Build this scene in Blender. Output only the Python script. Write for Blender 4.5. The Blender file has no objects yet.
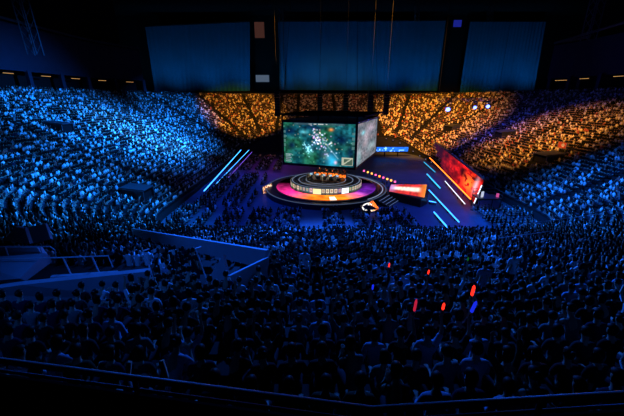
import bpy, bmesh, math, random
import numpy as np
from mathutils import Vector, Matrix
random.seed(7); rng = np.random.default_rng(7)
sc = bpy.context.scene
COL = sc.collection
PI = math.pi
F, PITCH, HC = 320.0, math.radians(19.0), 16.0          # camera: focal length in pixels, downward pitch, eye height

def proj(p):
    x, y, z = p[0], p[1], p[2]-HC
    d = y*math.cos(PITCH)-z*math.sin(PITCH); u = y*math.sin(PITCH)+z*math.cos(PITCH)
    return (312+F*x/d, 208-F*u/d, d)
def at(px, py, y=None, z=None):
    u = (208-py)/F
    d = Vector(((px-312)/F, math.cos(PITCH)+u*math.sin(PITCH), -math.sin(PITCH)+u*math.cos(PITCH)))
    t = y/d.y if y is not None else (z-HC)/d.z
    return Vector((0, 0, HC))+d*t

# ------------------------------------------------------------------ materials
def mat_plain(name, col, rough=.6, metal=0., noise=.25, scale=6.):
    m = bpy.data.materials.new(name); m.use_nodes = True
    nt = m.node_tree; b = nt.nodes['Principled BSDF']
    tc = nt.nodes.new('ShaderNodeTexCoord'); n = nt.nodes.new('ShaderNodeTexNoise'); n.inputs['Scale'].default_value = scale
    mx = nt.nodes.new('ShaderNodeMix'); mx.data_type = 'RGBA'
    mx.inputs['A'].default_value = (*[c*(1-noise) for c in col], 1); mx.inputs['B'].default_value = (*[min(1, c*(1+noise)) for c in col], 1)
    nt.links.new(tc.outputs['Object'], n.inputs['Vector']); nt.links.new(n.outputs['Fac'], mx.inputs['Factor'])
    nt.links.new(mx.outputs['Result'], b.inputs['Base Color'])
    b.inputs['Roughness'].default_value = rough; b.inputs['Metallic'].default_value = metal
    b.inputs['Specular IOR Level'].default_value = .3
    return m
def mat_glow(name, col, s, sampled=True):
    m = bpy.data.materials.new(name); m.use_nodes = True
    nt = m.node_tree; nt.nodes.clear()
    o = nt.nodes.new('ShaderNodeOutputMaterial'); e = nt.nodes.new('ShaderNodeEmission')
    e.inputs['Color'].default_value = (*col, 1); e.inputs['Strength'].default_value = s
    nt.links.new(e.outputs[0], o.inputs[0])
    if not sampled: m.cycles.emission_sampling = 'NONE'
    return m
def mat_painted_glow(name, s):
    m = bpy.data.materials.new(name); m.use_nodes = True
    nt = m.node_tree; nt.nodes.clear()
    o = nt.nodes.new('ShaderNodeOutputMaterial'); e = nt.nodes.new('ShaderNodeEmission'); a = nt.nodes.new('ShaderNodeVertexColor')
    a.layer_name = 'Col'; e.inputs['Strength'].default_value = s
    nt.links.new(a.outputs['Color'], e.inputs['Color']); nt.links.new(e.outputs[0], o.inputs[0])
    return m
def mat_vcol(name):
    m = bpy.data.materials.new(name); m.use_nodes = True
    nt = m.node_tree; b = nt.nodes['Principled BSDF']; a = nt.nodes.new('ShaderNodeVertexColor'); a.layer_name = 'Col'
    nt.links.new(a.outputs['Color'], b.inputs['Base Color']); b.inputs['Roughness'].default_value = .8; b.inputs['Specular IOR Level'].default_value = .15
    return m
def mat_objcol(name, rough=.8, bump=0.):
    m = bpy.data.materials.new(name); m.use_nodes = True
    nt = m.node_tree; b = nt.nodes['Principled BSDF']; oi = nt.nodes.new('ShaderNodeObjectInfo')
    n = nt.nodes.new('ShaderNodeTexNoise'); n.inputs['Scale'].default_value = 18
    mr = nt.nodes.new('ShaderNodeMapRange'); mr.inputs['To Min'].default_value = .8; mr.inputs['To Max'].default_value = 1.15
    vm = nt.nodes.new('ShaderNodeVectorMath'); vm.operation = 'SCALE'
    nt.links.new(n.outputs['Fac'], mr.inputs['Value']); nt.links.new(oi.outputs['Color'], vm.inputs[0]); nt.links.new(mr.outputs['Result'], vm.inputs['Scale'])
    nt.links.new(vm.outputs['Vector'], b.inputs['Base Color']); b.inputs['Roughness'].default_value = rough; b.inputs['Specular IOR Level'].default_value = .2
    return m
M = dict(
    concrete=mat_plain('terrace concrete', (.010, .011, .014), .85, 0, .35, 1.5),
    floor=mat_plain('arena floor', (.10, .12, .16), .45, 0, .3, .4),
    pale=mat_plain('painted parapet', (.42, .45, .50), .6, 0, .12, 3),
    wall=mat_plain('dark wall', (.015, .017, .022), .8, 0, .25, .6),
    fascia=mat_plain('fascia panel', (.022, .030, .055), .7, 0, .2, .4),
    black=mat_plain('black roof', (.006, .006, .008), .9, 0, .2, 1),
    blackmetal=mat_plain('black metal', (.02, .02, .024), .4, .6, .2, 8),
    steel=mat_plain('painted steel', (.55, .58, .62), .45, .1, .1, 8),
    dimsteel=mat_plain('dull truss steel', (.10, .11, .13), .5, .5, .1, 4),
    curtain=mat_plain('curtain cloth', (.008, .12, .22), .9, 0, .12, .25),
    stage=mat_plain('stage deck', (.02, .022, .03), .3, 0, .2, 2),
    chairfab=mat_plain('chair fabric', (.03, .03, .035), .7, 0, .2, 10),
    skin=mat_objcol('skin', .6), cloth=mat_objcol('clothing', .85), hair=mat_objcol('hair', .55),
    crowd=mat_vcol('crowd clothing'),
    screen=mat_painted_glow('screen picture', 1.0), led=mat_painted_glow('led panel', 1.6),
    white=mat_glow('white led', (.75, .85, 1), 1.6), cyan=mat_glow('cyan led', (.07, .38, 1), 2.6), deepblue=mat_glow('blue led', (.03, .22, 1), 2.2),
    orange=mat_glow('orange led', (1, .22, .03), 4), bluelens=mat_glow('blue lens', (.12, .18, 1), 7), warm=mat_glow('warm lamp', (1, .55, .2), .6),
    dimwarm=mat_glow('dim sign', (.6, .25, .2), .12), dimblue=mat_glow('dim blue panel', (.05, .08, .9), .30), dimwhite=mat_glow('dim white sign', (.4, .55, .8), .25),
    redglow=mat_glow('red stick', (1, .035, .02), 2.0), pinkglow=mat_glow('pink stick', (.9, .04, .12), .6), blueglow=mat_glow('blue stick', (.02, .05, 1), .8), greenglow=mat_glow('green hat light', (.02, .35, .06), .35),
    fill=mat_glow('monitor picture', (.5, .75, 1), .8), amber=mat_glow('amber lamp', (1, .45, .1), 2.5), pinklamp=mat_glow('pink lamp', (1, .15, .4), 2.0),
)

# ------------------------------------------------------------------ mesh helpers
class MB:
    def __init__(s): s.v = []; s.f = []; s.m = []
    def add(s, vs, fs, mi=0):
        b = len(s.v); s.v += [tuple(x) for x in vs]; s.f += [tuple(i+b for i in f) for f in fs]; s.m += [mi]*len(fs); return s
    def box(s, c, size, rz=0, mi=0, rx=0):
        c = Vector(c); R = Matrix.Rotation(rz, 3, 'Z') @ Matrix.Rotation(rx, 3, 'X')
        vs = [c+R @ Vector((sx*size[0]/2, sy*size[1]/2, sz*size[2]/2)) for sx in (-1, 1) for sy in (-1, 1) for sz in (-1, 1)]
        return s.add(vs, [(0, 1, 3, 2), (4, 6, 7, 5), (0, 4, 5, 1), (2, 3, 7, 6), (0, 2, 6, 4), (1, 5, 7, 3)], mi)
    def tube(s, pts, r, n=8, mi=0):
        pts = [Vector(p) for p in pts]; rs = r if isinstance(r, (list, tuple)) else [r]*len(pts)
        vs = []
        for i, p in enumerate(pts):
            d = (pts[min(i+1, len(pts)-1)]-pts[max(i-1, 0)]).normalized()
            a = d.orthogonal().normalized() if i == 0 else (a-d*a.dot(d)).normalized()
            b = d.cross(a)
            vs += [p+(a*math.cos(2*PI*k/n)+b*math.sin(2*PI*k/n))*rs[i] for k in range(n)]
        fs = [(i*n+k, i*n+(k+1) % n, (i+1)*n+(k+1) % n, (i+1)*n+k) for i in range(len(pts)-1) for k in range(n)]
        fs += [tuple(range(n))[::-1], tuple((len(pts)-1)*n+k for k in range(n))]
        return s.add(vs, fs, mi)
    def lathe(s, c, prof, n=64, a0=0, a1=2*PI, mi=0):
        c = Vector(c); full = abs(a1-a0-2*PI) < 1e-6; m = n if full else n+1
        vs = [c+Vector((r*math.cos(a0+(a1-a0)*k/n), r*math.sin(a0+(a1-a0)*k/n), z)) for (r, z) in prof for k in range(m)]
        fs = [(i*m+k, i*m+(k+1) % m, (i+1)*m+(k+1) % m, (i+1)*m+k) for i in range(len(prof)-1) for k in range(n)]
        return s.add(vs, fs, mi)
    def prism(s, poly, thick, mi=0):       # a polygon of 3D points pushed along its normal
        poly = [Vector(p) for p in poly]; nrm = (poly[1]-poly[0]).cross(poly[-1]-poly[0]).normalized()*thick; n = len(poly)
        vs = poly+[p+nrm for p in poly]
        fs = [tuple(range(n))[::-1], tuple(range(n, 2*n))]+[(i, (i+1) % n, n+(i+1) % n, n+i) for i in range(n)]
        return s.add(vs, fs, mi)
    def mesh(s, name):
        me = bpy.data.meshes.new(name); me.from_pydata(s.v, [], s.f); me.polygons.foreach_set('material_index', s.m); me.update(); return me
    def build(s, name, mats, parent=None, smooth=False, bevel=0):
        me = s.mesh(name)
        for m in (mats if isinstance(mats, (list, tuple)) else [mats]): me.materials.append(m)
        if smooth: me.polygons.foreach_set('use_smooth', [True]*len(me.polygons))
        o = bpy.data.objects.new(name, me); COL.objects.link(o)
        if bevel:
            b = o.modifiers.new('bevel', 'BEVEL'); b.width = bevel; b.segments = 2
        if parent is not None:
            bpy.context.view_layer.update()
            o.parent = parent; o.matrix_parent_inverse = parent.matrix_world.inverted()
        return o
def tag(o, label=None, cat=None, group=None, kind=None):
    if label: o['label'] = label
    if cat: o['category'] = cat
    if group: o['group'] = group
    if kind: o['kind'] = kind
    return o
def empty(name, loc, rz=0):
    o = bpy.data.objects.new(name, None); COL.objects.link(o); o.location = loc; o.rotation_euler = (0, 0, rz); o.empty_display_size = .2
    bpy.context.view_layer.update(); return o
def grid_painted(name, P00, P10, P01, P11, nx, ny, fn, m, parent=None, bulge=None):
    """a flat panel of nx*ny cells, each painted with fn(u, v)"""
    u = np.linspace(0, 1, nx+1); v = np.linspace(0, 1, ny+1); U, V = np.meshgrid(u, v)
    P00, P10, P01, P11 = [np.array(p) for p in (P00, P10, P01, P11)]
    co = ((1-U)*(1-V))[..., None]*P00+(U*(1-V))[..., None]*P10+((1-U)*V)[..., None]*P01+(U*V)[..., None]*P11
    return painted(name, co, fn, m, parent)
def painted(name, co, fn, m, parent=None):
    ny, nx = co.shape[0]-1, co.shape[1]-1
    j, i = np.meshgrid(np.arange(ny), np.arange(nx), indexing='ij')
    a = j*(nx+1)+i; q = np.stack([a, a+1, a+nx+2, a+nx+1], -1).reshape(-1, 4)
    me = bpy.data.meshes.new(name); me.from_pydata(co.reshape(-1, 3).tolist(), [], q.tolist())
    c = np.clip(fn((i+.5)/nx, (j+.5)/ny), 0, None).reshape(-1, 3)
    at_ = me.color_attributes.new('Col', 'FLOAT_COLOR', 'CORNER')
    cc = np.ones((len(q), 4, 4), np.float32); cc[:, :, :3] = c[:, None, :]; at_.data.foreach_set('color', cc.ravel())
    me.materials.append(m); me.update()
    o = bpy.data.objects.new(name, me); COL.objects.link(o)
    if parent is not None:
        bpy.context.view_layer.update(); o.parent = parent; o.matrix_parent_inverse = parent.matrix_world.inverted()
    return o
def vnoise(u, v, fx, fy, seed):
    g = np.random.default_rng(seed).random((int(fy)+3, int(fx)+3)); x = u*fx; y = v*fy
    i = x.astype(int); j = y.astype(int); a = x-i; b = y-j; a = a*a*(3-2*a); b = b*b*(3-2*b)
    return g[j, i]*(1-a)*(1-b)+g[j, i+1]*a*(1-b)+g[j+1, i]*(1-a)*b+g[j+1, i+1]*a*b
def blob(u, v, cu, cv, su, sv): return np.exp(-((u-cu)/su)**2-((v-cv)/sv)**2)

# ------------------------------------------------------------------ the bowl
CX, CY, HW, HL, RC = 5.2, 66.5, 25.9, 33.5, 9.5
ROW = .85
def wts(nx, ny):
    wn = max(0., -ny)**2; wf = max(0., ny)**2; return wn, nx*nx, wf
def prof(nx, ny):
    wn, ws, wf = wts(nx, ny)
    return 1.5*wn+.7*ws+4.6*wf, .325*wn+.445*ws+.44*wf, 29.9*wn+38.*ws+27.5*wf     # first tread height, slope, depth of the stand
def perim(n_str=10, n_arc=22):
    """samples of the inner edge: (corner centre or point, outward normal)"""
    out = []
    a, b = HW-RC, HL-RC
    def arc(cx, cy, a0, a1):
        for k in range(n_arc+1):
            t = a0+(a1-a0)*k/n_arc; out.append((cx+RC*math.cos(t), cy+RC*math.sin(t), math.cos(t), math.sin(t)))
    arc(CX+a, CY+b, 0, PI/2); arc(CX-a, CY+b, PI/2, PI); arc(CX-a, CY-b, PI, 1.5*PI); arc(CX+a, CY-b, 1.5*PI, 2*PI)
    return out
RING = perim()
def ring_pt(q, t, z): return (q[0]+q[2]*t, q[1]+q[3]*t, z)

mb = MB(); K = 46
PR = []
for q in RING:
    z0, sl, T = prof(q[2], q[3]); row = []
    for k in range(K):
        t = k*ROW
        for dt, dz in ((0, 0), (.45, 0), (.45, .42), (ROW, .42)):
            tt = t+dt
            if tt <= T: row.append((tt, z0+sl*t+dz))
            else: row.append((T, z0+sl*(int(T/ROW)*ROW)+.42))
    PR.append(row)
n = len(PR[0]); nq = len(RING)
mb.add([ring_pt(q, *p) for q, r in zip(RING, PR) for p in r], [(i*n+j, ((i+1) % nq)*n+j, ((i+1) % nq)*n+j+1, i*n+j+1) for i in range(nq) for j in range(n-1)])
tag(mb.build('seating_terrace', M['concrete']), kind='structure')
mb = MB()
mb.add([ring_pt(q, 0, 0) for q in RING]+[ring_pt(q, 0, prof(q[2], q[3])[0]) for q in RING], [(i, (i+1) % nq, nq+(i+1) % nq, nq+i) for i in range(nq)])
tag(mb.build('wall_pit', M['wall']), kind='structure')
mb = MB(); mb.box((CX, 60, -.1), (190, 190, .2)); tag(mb.build('floor', M['floor']), kind='structure')
mb = MB(); mb.box((CX, 60, 46.2), (260, 240, .4)); tag(mb.build('ceiling', M['black']), kind='structure')

def ring_wall(name, t_off, z0, z1, keep, m, thick=.3):
    mb = MB(); idx = [i for i, q in enumerate(RING) if keep(q)]
    for a in idx:
        b = (a+1) % nq
        if b not in idx: continue
        qa, qb = RING[a], RING[b]; ta = prof(qa[2], qa[3])[2]+t_off; tb = prof(qb[2], qb[3])[2]+t_off
        mb.add([ring_pt(qa, ta, z0), ring_pt(qb, tb, z0), ring_pt(qb, tb, z1), ring_pt(qa, ta, z1),
                ring_pt(qa, ta+thick, z0), ring_pt(qb, tb+thick, z0), ring_pt(qb, tb+thick, z1), ring_pt(qa, ta+thick, z1)],
               [(0, 1, 2, 3), (7, 6, 5, 4), (3, 2, 6, 7), (0, 4, 5, 1)])
    return tag(mb.build(name, m), kind='structure')
rimpx = lambda q: proj(ring_pt(q, prof(q[2], q[3])[2]+1.2, 24.0))
isleft = lambda q: q[2] < -.1 and q[3] > -.75 and (rimpx(q)[2] < 5 or rimpx(q)[0] < 150)
isright = lambda q: q[2] > .1 and q[3] > -.75 and (rimpx(q)[2] < 5 or rimpx(q)[0] > 540)
isfar = lambda q: q[3] > .3
notnear = lambda q: q[3] > -.8
ring_wall('wall_rim', .1, 12, 17.7, notnear, M['fascia'])
ring_wall('wall_concourse', 5, 15, 22, lambda q: isleft(q) or isright(q), M['black'])
for nm, kp in (('left', isleft), ('right', isright)):
    ring_wall('wall_fascia_'+nm, 1.2, 21.2, 30.0, kp, M['fascia'])
    ring_wall('wall_upper_'+nm, 9, 28, 46, kp, M['black'])
    # tube rail along the fascia top
    pts = [ring_pt(q, prof(q[2], q[3])[2]+1.0, 30.6) for q in RING if kp(q)]
    mb = MB(); mb.tube(pts, .28, 6); tag(mb.build('trim_rail_'+nm, M['dimsteel']), kind='structure')
tag(MB().box((10, 141, 34), (260, .5, 36)).build('wall_back', M['black']), kind='structure')

# concourse pillars and lamps between the rim wall and the fascia
for side, kp in (('stage-left', isleft), ('stage-right', isright)):
    qs = [q for q in RING if kp(q) and q[3] > -.2]
    # walk along the rim at even steps
    pts = [Vector(ring_pt(q, prof(q[2], q[3])[2]+1.35, 18.0)) for q in qs]; d = 0; acc = 0; i = 0; out = []
    for a, b in zip(pts, pts[1:]):
        L = (b-a).length
        while acc <= d+L:
            out.append(a+(b-a)*((acc-d)/max(L, 1e-6))); acc += 9.5
        d += L
    for p in out:
        m_ = MB(); m_.box((p.x, p.y, 19.7), (.8, .8, 3.6), math.atan2(p.y-CY, p.x-CX)); m_.box((p.x, p.y, 18.25), (1.1, 1.1, .5), math.atan2(p.y-CY, p.x-CX))
        tag(m_.build('pillar', M['fascia']), kind='structure')
    word = 'blue-lit' if side == 'stage-left' else 'amber-lit'
    ordn = ['first', 'second', 'third', 'fourth', 'fifth', 'sixth', 'seventh', 'eighth', 'ninth', 'tenth', 'eleventh', 'twelfth', 'thirteenth', 'fourteenth', 'fifteenth']
    mids = [(a+b)/2 for a, b in zip(out, out[1:])]
    if side == 'stage-left': mids = mids[::-1]
    vis = [p for p in mids if 0 < proj(p)[0] < 624 and p.y > 20]
    for kk, p in enumerate(vis[:6]):
        e = empty('concourse_lamp', (p.x, p.y, 20.6), math.atan2(p.y-CY, p.x-CX)+PI/2)
        MB().box((p.x, p.y, 20.75), (2.4, .2, .16), e.rotation_euler.z).build('housing', M['blackmetal'], e)
        MB().box((p.x, p.y, 20.60), (2.2, .16, .12), e.rotation_euler.z).build('diffuser', M['warm'], e)
        tag(e, f'dim amber batten lamp, {ordn[kk]} from the camera in the concourse above the {word} stand', 'lamp', 'concourse lamps')

# ------------------------------------------------------------------ curtains, masts and signs at the far end
def curtain(x_a, x_b, tl, tr, bl, br, Y, label):
    A0, A1, B0, B1 = at(*bl, y=Y), at(*br, y=Y), at(*tl, y=Y), at(*tr, y=Y)
    e = empty('blackout_curtain', (A0+A1)/2)
    N = 160; mb = MB(); vs = []
    for j in range(5):
        v = j/4
        for i in range(N+1):
            u = i/N; p = (A0*(1-u)+A1*u)*(1-v)+(B0*(1-u)+B1*u)*v
            vs.append((p.x, p.y+.22*math.sin(u*N*.9)*(1-.5*v)+.1*math.sin(u*37+v), p.z))
    mb.add(vs, [(j*(N+1)+i, j*(N+1)+i+1, (j+1)*(N+1)+i+1, (j+1)*(N+1)+i) for j in range(4) for i in range(N)])
    mb.build('cloth', M['curtain'], e, smooth=True)
    MB().tube([A0+Vector((0, 0, -.1)), A1+Vector((0, 0, -.1))], .16).build('hem_batten', M['blackmetal'], e)
    MB().tube([B0+Vector((0, 0, .3)), B1+Vector((0, 0, .3))], .3).build('hanging_bar', M['blackmetal'], e)
    tag(e, label, 'curtain', 'blackout curtains')
    return e
curtain(0, 0, (145, 27), (250, 22), (155, 92), (250, 91), 134, 'blue-grey blackout curtain at the far end, beside the blue-lit stand')
curtain(0, 0, (278, 22), (446, 21), (281, 90), (437, 91), 134, 'widest blue-grey blackout curtain, hanging behind the big screens')
curtain(0, 0, (470, 22), (546, 22), (459, 95), (534, 90), 134, 'blue-grey blackout curtain above the amber-lit stand')

def mast(px, py0, py1, Y, w, label, lean=0):
    a, b = at(px, py0, y=Y), at(px+lean, py1, y=Y)
    a = b+(a-b)*((45.9-b.z)/(a.z-b.z))
    e = empty('hanging_truss', b)
    offs = [Vector((sx*w, sy*w, 0)) for sx, sy in ((-1, -1), (1, -1), (1, 1), (-1, 1))]
    for o in offs: MB().tube([a+o, b+o], .09, 6).build('chord', M['dimsteel'], e)
    mb = MB(); n = max(4, int((a-b).length/(2.2*w)))
    for k in range(n):
        for f in range(4):
            p = b+(a-b)*(k/n)+offs[f]; q = b+(a-b)*((k+1)/n)+offs[(f+1) % 4]; mb.tube([p, q], .05, 4)
    mb.build('lattice', M['dimsteel'], e)
    return tag(e, label, 'truss')
mast(281, 0, 90, 131, .7, 'full-height steel truss mast between two blackout curtains', 1)
mast(417, 0, 22, 126, .7, 'short truss mast above the widest curtain')
mast(490, 0, 22, 126, .7, 'short truss mast above the curtain over the amber-lit stand')
mast(20, 0, 55, 62, .8, 'tall lattice mast above the blue-lit stand', 16)
mast(598, 0, 40, 66, .8, 'lattice mast above the amber-lit stand', -10)
def sign(px0, py0, px1, py1, Y, m, name, label, cat):
    A, B = at(px0, py1, y=Y), at(px1, py0, y=Y); c = (A+B)/2; c.y = Y
    w, h = B.x-A.x, B.z-A.z
    e = empty(name, (c.x, Y, A.z)); MB().box((c.x, Y+.15, c.z), (w+.3, .3, h+.3)).build('casing', M['blackmetal'], e)
    MB().box((c.x, Y-.03, c.z), (w, .06, h)).build('face', m, e); return tag(e, label, cat), c, w, h
sign(255, 22, 264, 38, 131, M['dimwarm'], 'hanging_screen', 'dull pink screen in the dark gap between curtains', 'screen')
sign(453, 20, 462, 27, 131, M['dimblue'], 'hanging_screen', 'small blue-lit screen in the gap between curtains', 'screen')
sign(256, 75, 269, 82, 131, M['dimwhite'], 'scoreboard', 'small dim scoreboard at the foot of the curtain gap', 'scoreboard')
# ------------------------------------------------------------------ hanging screens
def B(nx): return nx
YAW = .37
cc = Vector((3.85, 57.0, 0)); W, D, Hh, Z0 = 11.9, 16.2, 6.75, 5.85
ex = Vector((math.cos(YAW), -math.sin(YAW), 0)); ey = Vector((math.sin(YAW), math.cos(YAW), 0))
def cpt(a, b, z): return cc+ex*a+ey*b+Vector((0, 0, z))
cube = empty('screen_cube', cpt(0, 0, Z0), -YAW)
tag(cube, 'four-sided hanging video screen showing a game map above the round stage', 'video screen')
def game(u, v):
    n1 = vnoise(u, v, 9, 6, 1); n2 = vnoise(u, v, 28, 19, 2); n3 = vnoise(u, v, 60, 42, 3); n4 = vnoise(u, v, 5, 4, 4)
    c = np.zeros(u.shape+(3,))
    base = np.array([.02, .20, .24]); green = np.array([.09, .34, .12]); dark = np.array([.01, .045, .15]); teal = np.array([.08, .46, .50])
    k = np.clip((n1-.35)*2.2, 0, 1)[..., None]; c += base*(1-k)+teal*k*.75+0*c
    k = np.clip((n4-.5)*3, 0, 1)[..., None]; c = c*(1-k*.6)+green*k*.6
    for (a, b, s, t) in ((.83, .62, .10, .13), (.10, .80, .10, .1), (.45, .90, .2, .05), (.95, .35, .06, .2), (.12, .45, .06, .1), (.62, .28, .1, .05)):
        k = (blob(u, v, a, b, s, t)*.85)[..., None]; c = c*(1-k)+dark*k
    c *= (.35+.75*n2+.25*(n3-.5))[..., None]
    def put(a, b, s, t, col, amp): 
        nonlocal c
        k = blob(u, v, a, b, s, t)*amp; c += k[..., None]*np.array(col)
    put(.70, .13, .07, .16, (.10, .55, .75), .9); put(.38, .36, .05, .12, (.3, .7, .75), .5); put(.3, .78, .05, .04, (.4, .8, .8), .5)
    put(.68, .86, .03, .035, (1, .3, .05), 1.1); put(.75, .09, .02, .04, (1, .25, .2), 1.0); put(.62, .24, .05, .1, (.5, .5, .35), .4)
    r = np.random.default_rng(5)
    for _ in range(95):
        a, b = r.normal(.53, .085), r.normal(.62, .12); b = b-(a-.53)*.8; col = [(1, .8, .9), (.9, .4, .6), (.9, .9, 1), (1, .6, .3), (.7, .5, .9)][r.integers(5)]
        put(a, b, .010, .016, col, .75)
    for _ in range(34):
        put(r.normal(.37, .05), r.normal(.38, .08), .008, .013, (.6, .95, 1), .7)
    for _ in range(40):
        put(r.random(), r.random(), .008, .012, (.5, .8, .6) if r.random() < .6 else (.9, .7, .5), .5)
    for q in range(16): put(.60+q*.012, .55-q*.024, .010, .014, (.7, .75, .7), .45)
    c = np.clip(c, 0, None)**1.25*np.array([.85, .95, 1.05])*1.15
    # head-up display: score bar, side list, minimap
    k = (v > .955) & (u > .16) & (u < .86); c[k] = c[k]*.25+np.array([.05, .09, .12])
    k = (v > .965) & (v < .985) & (np.abs(u-.5) < .13) & (vnoise(u, v, 60, 3, 8) > .5); c[k] = (.6, .65, .65)
    for q in range(5):
        k = (u > .02) & (u < .11-.01*(q % 2)) & (np.abs(v-(.05+q*.045)) < .012); c[k] = c[k]*.3+np.array([.30, .36, .42])
    for q in range(4):
        k = (u > .965) & (np.abs(v-(.45+q*.11)) < .035); c[k] = c[k]*.4+np.array([.1, .2, .2])
        k = (u < .03) & (np.abs(v-(.45+q*.11)) < .035); c[k] = c[k]*.4+np.array([.1, .2, .2])
    mu, mv = (u-.835)/.15, (v-.03)/.20; k = (mu > 0) & (mu < 1) & (mv > 0) & (mv < 1); c[k] = np.array([.55, .55, .45])
    k2 = (mu > .07) & (mu < .93) & (mv > .07) & (mv < .93); c[k2] = np.array([.10, .16, .12])
    k3 = k2 & ((np.abs(mu-mv) < .09) | (np.abs(mu-.15) < .06) | (np.abs(mv-.85) < .06)); c[k3] = np.array([.55, .58, .45])
    return c
def side_pic(u, v):
    n1 = vnoise(u, v, 6, 9, 11); n2 = vnoise(u, v, 30, 26, 12)
    c = np.array([.16, .20, .24])*(1-n1[..., None])+np.array([.34, .30, .34])*n1[..., None]
    c = c*(.6+.8*n2)[..., None]
    for (a, b, s, t, col) in ((.4, .6, .12, .2, (.6, .45, .5)), (.25, .75, .08, .05, (.1, .8, .9)), (.7, .3, .2, .1, (.3, .45, .45)), (.6, .8, .15, .1, (.5, .35, .45)), (.1, .2, .1, .2, (.1, .4, .4))):
        c = c+blob(u, v, a, b, s, t)[..., None]*np.array(col)*.6
    return c
hw, hd = W/2, D/2
mg = .16
def face(name, a, b, pic, nx, ny):
    A, Bp = cpt(*a, Z0+.25), cpt(*b, Z0+.25); d = (Bp-A).normalized(); A, Bp = A+d*.2, Bp-d*.2
    nrm = d.cross(Vector((0, 0, 1)))*.06; up = Vector((0, 0, Hh-.45))
    return grid_painted(name, A+nrm, Bp+nrm, A+up+nrm, Bp+up+nrm, nx, ny, pic, M['screen'], cube)
face('screen', (-hw, -hd), (hw, -hd), game, 132, 84)
face('screen', (hw, -hd), (hw, hd), side_pic, 80, 60)
face('screen', (hw, hd), (-hw, hd), game, 66, 42)
face('screen', (-hw, hd), (-hw, -hd), side_pic, 60, 40)
fr = MB(); fr.box(cc+Vector((0, 0, Z0+Hh/2)), (W, D, Hh), -YAW); fr.build('cabinet', M['blackmetal'], cube, bevel=.05)
fr = MB()
for a, b in ((-hw, -hd), (hw, -hd), (hw, hd), (-hw, hd)):
    fr.tube([cpt(a, b, Z0-.1), cpt(a, b, Z0+Hh+.1)], .17, 6)
for z in (Z0, Z0+Hh):
    for a, b in (((-hw, -hd), (hw, -hd)), ((hw, -hd), (hw, hd)), ((hw, hd), (-hw, hd)), ((-hw, hd), (-hw, -hd))): fr.tube([cpt(*a, z), cpt(*b, z)], .15, 6)
fr.build('frame', M['blackmetal'], cube)
top = MB()
for k in range(9):
    b = -hd+1+k*(D-2)/8; top.tube([cpt(-hw-1, b, Z0+Hh+.9), cpt(hw+1, b, Z0+Hh+.9)], .13, 5)
for a in (-hw-1, -2, 2, hw+1): top.tube([cpt(a, -hd-.5, Z0+Hh+.9), cpt(a, hd+.5, Z0+Hh+.9)], .16, 5)
for a in (-hw, 0, hw):
    for b in (-hd, hd): top.tube([cpt(a, b, Z0+Hh), cpt(a, b, Z0+Hh+.9)], .1, 5)
top.build('rigging_grid', M['black'], cube)
for a in (-hw, hw):
    for b in (-hd, hd):
        MB().tube([cpt(a, b, Z0+Hh+.9), cpt(a*.6, b*.6, 45.9)], .03, 4).build('cable', M['black'], cube)
# speaker arrays hung round the cube
for k, (px, ln) in enumerate(((277, 24), (320, 21), (346, 23), (371, 25), (387, 22))):
    Y = 76 if k in (0, 3, 4) else 79
    T0 = at(px, 92, y=Y); T1 = at(px, 92+ln, y=Y); n_ = 9
    e = empty('line_array_speaker', T1)
    hgt = (T0.z-T1.z)/n_
    for q in range(n_):
        z = T0.z-(q+.5)*hgt; MB().box((T0.x, Y-.06*q*q*.12, z), (1.15, .7, hgt*.9), 0, 0, .03*q).build('speaker_box', M['blackmetal'], e)
    MB().box((T0.x, Y, T0.z+.12), (1.3, .9, .16)).build('fly_frame', M['blackmetal'], e)
    MB().tube([(T0.x, Y, T0.z+.2), (T0.x, Y, 45.9)], .03, 4).build('cable', M['black'], e)
    tag(e, ['black line array speaker hanging alone beyond the screen cube, nearest the blue-lit stand', 'black line array speaker hanging above the middle of the game screen', 'black line array speaker above the near corner of the cube', 'black line array speaker above the narrow side of the screen cube', 'black line array speaker just past the cube, nearest the amber-lit stand'][k], 'speaker', 'line array speakers')
# blue moving heads on a hung truss
TY = 80
trs = empty('lighting_truss', at(470, 100, y=TY)); a, b = at(438, 101, y=TY), at(497, 99, y=TY); b.z = a.z
for o in ((0, 0, 0), (0, 0, .6), (0, .55, .3)): MB().tube([a+Vector(o), b+Vector(o)], .06, 6).build('chord', M['blackmetal'], trs)
mb = MB()
for k in range(24):
    p = a+(b-a)*(k/24); q = a+(b-a)*((k+1)/24); mb.tube([p, q+Vector((0, 0, .6))], .03, 4)
mb.build('lattice', M['blackmetal'], trs)
for p in (a, b): MB().tube([p+Vector((0, 0, .6)), (p.x, p.y, 45.9)], .03, 4).build('cable', M['black'], trs)
tag(trs, 'thin black truss holding three bright blue lamps', 'truss')
LAMPS = []
for k, (px, py, r) in enumerate(((448, 109.5, .56), (475, 107.5, .42), (488, 106.5, .46))):
    p = at(px, py, y=TY-.4); e = empty('moving_head_lamp', p); zt = a.z
    MB().box((p.x, TY, zt-.2), (.7, .5, .35)).build('lamp_base', M['blackmetal'], e)
    y = MB()
    for s in (-1, 1): y.box((p.x+s*(r+.08), TY-.1, (p.z+zt-.35)/2), (.09, .3, zt-.35-p.z+.3))
    y.build('yoke', M['blackmetal'], e)
    h = MB(); N = 20; tilt = Vector((-.35, -.85, -.25)).normalized()
    h.tube([p-tilt*.05, p-tilt*.5, p-tilt*1.0], [r, r*.95, r*.6], 20); h.build('lamp_head', M['blackmetal'], e, smooth=True)
    l = MB(); l.tube([p-tilt*.03, p+tilt*.12], [r*.9, r*.55], 20); l.build('lens', M['bluelens'], e)
    tag(e, f"bright blue moving lamp on the truss, {['alone, closest to the screen cube', 'middle one of three', 'end one farthest from the screen cube'][k]}", 'stage lamp', 'blue stage lamps')
    LAMPS.append(p)
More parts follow.
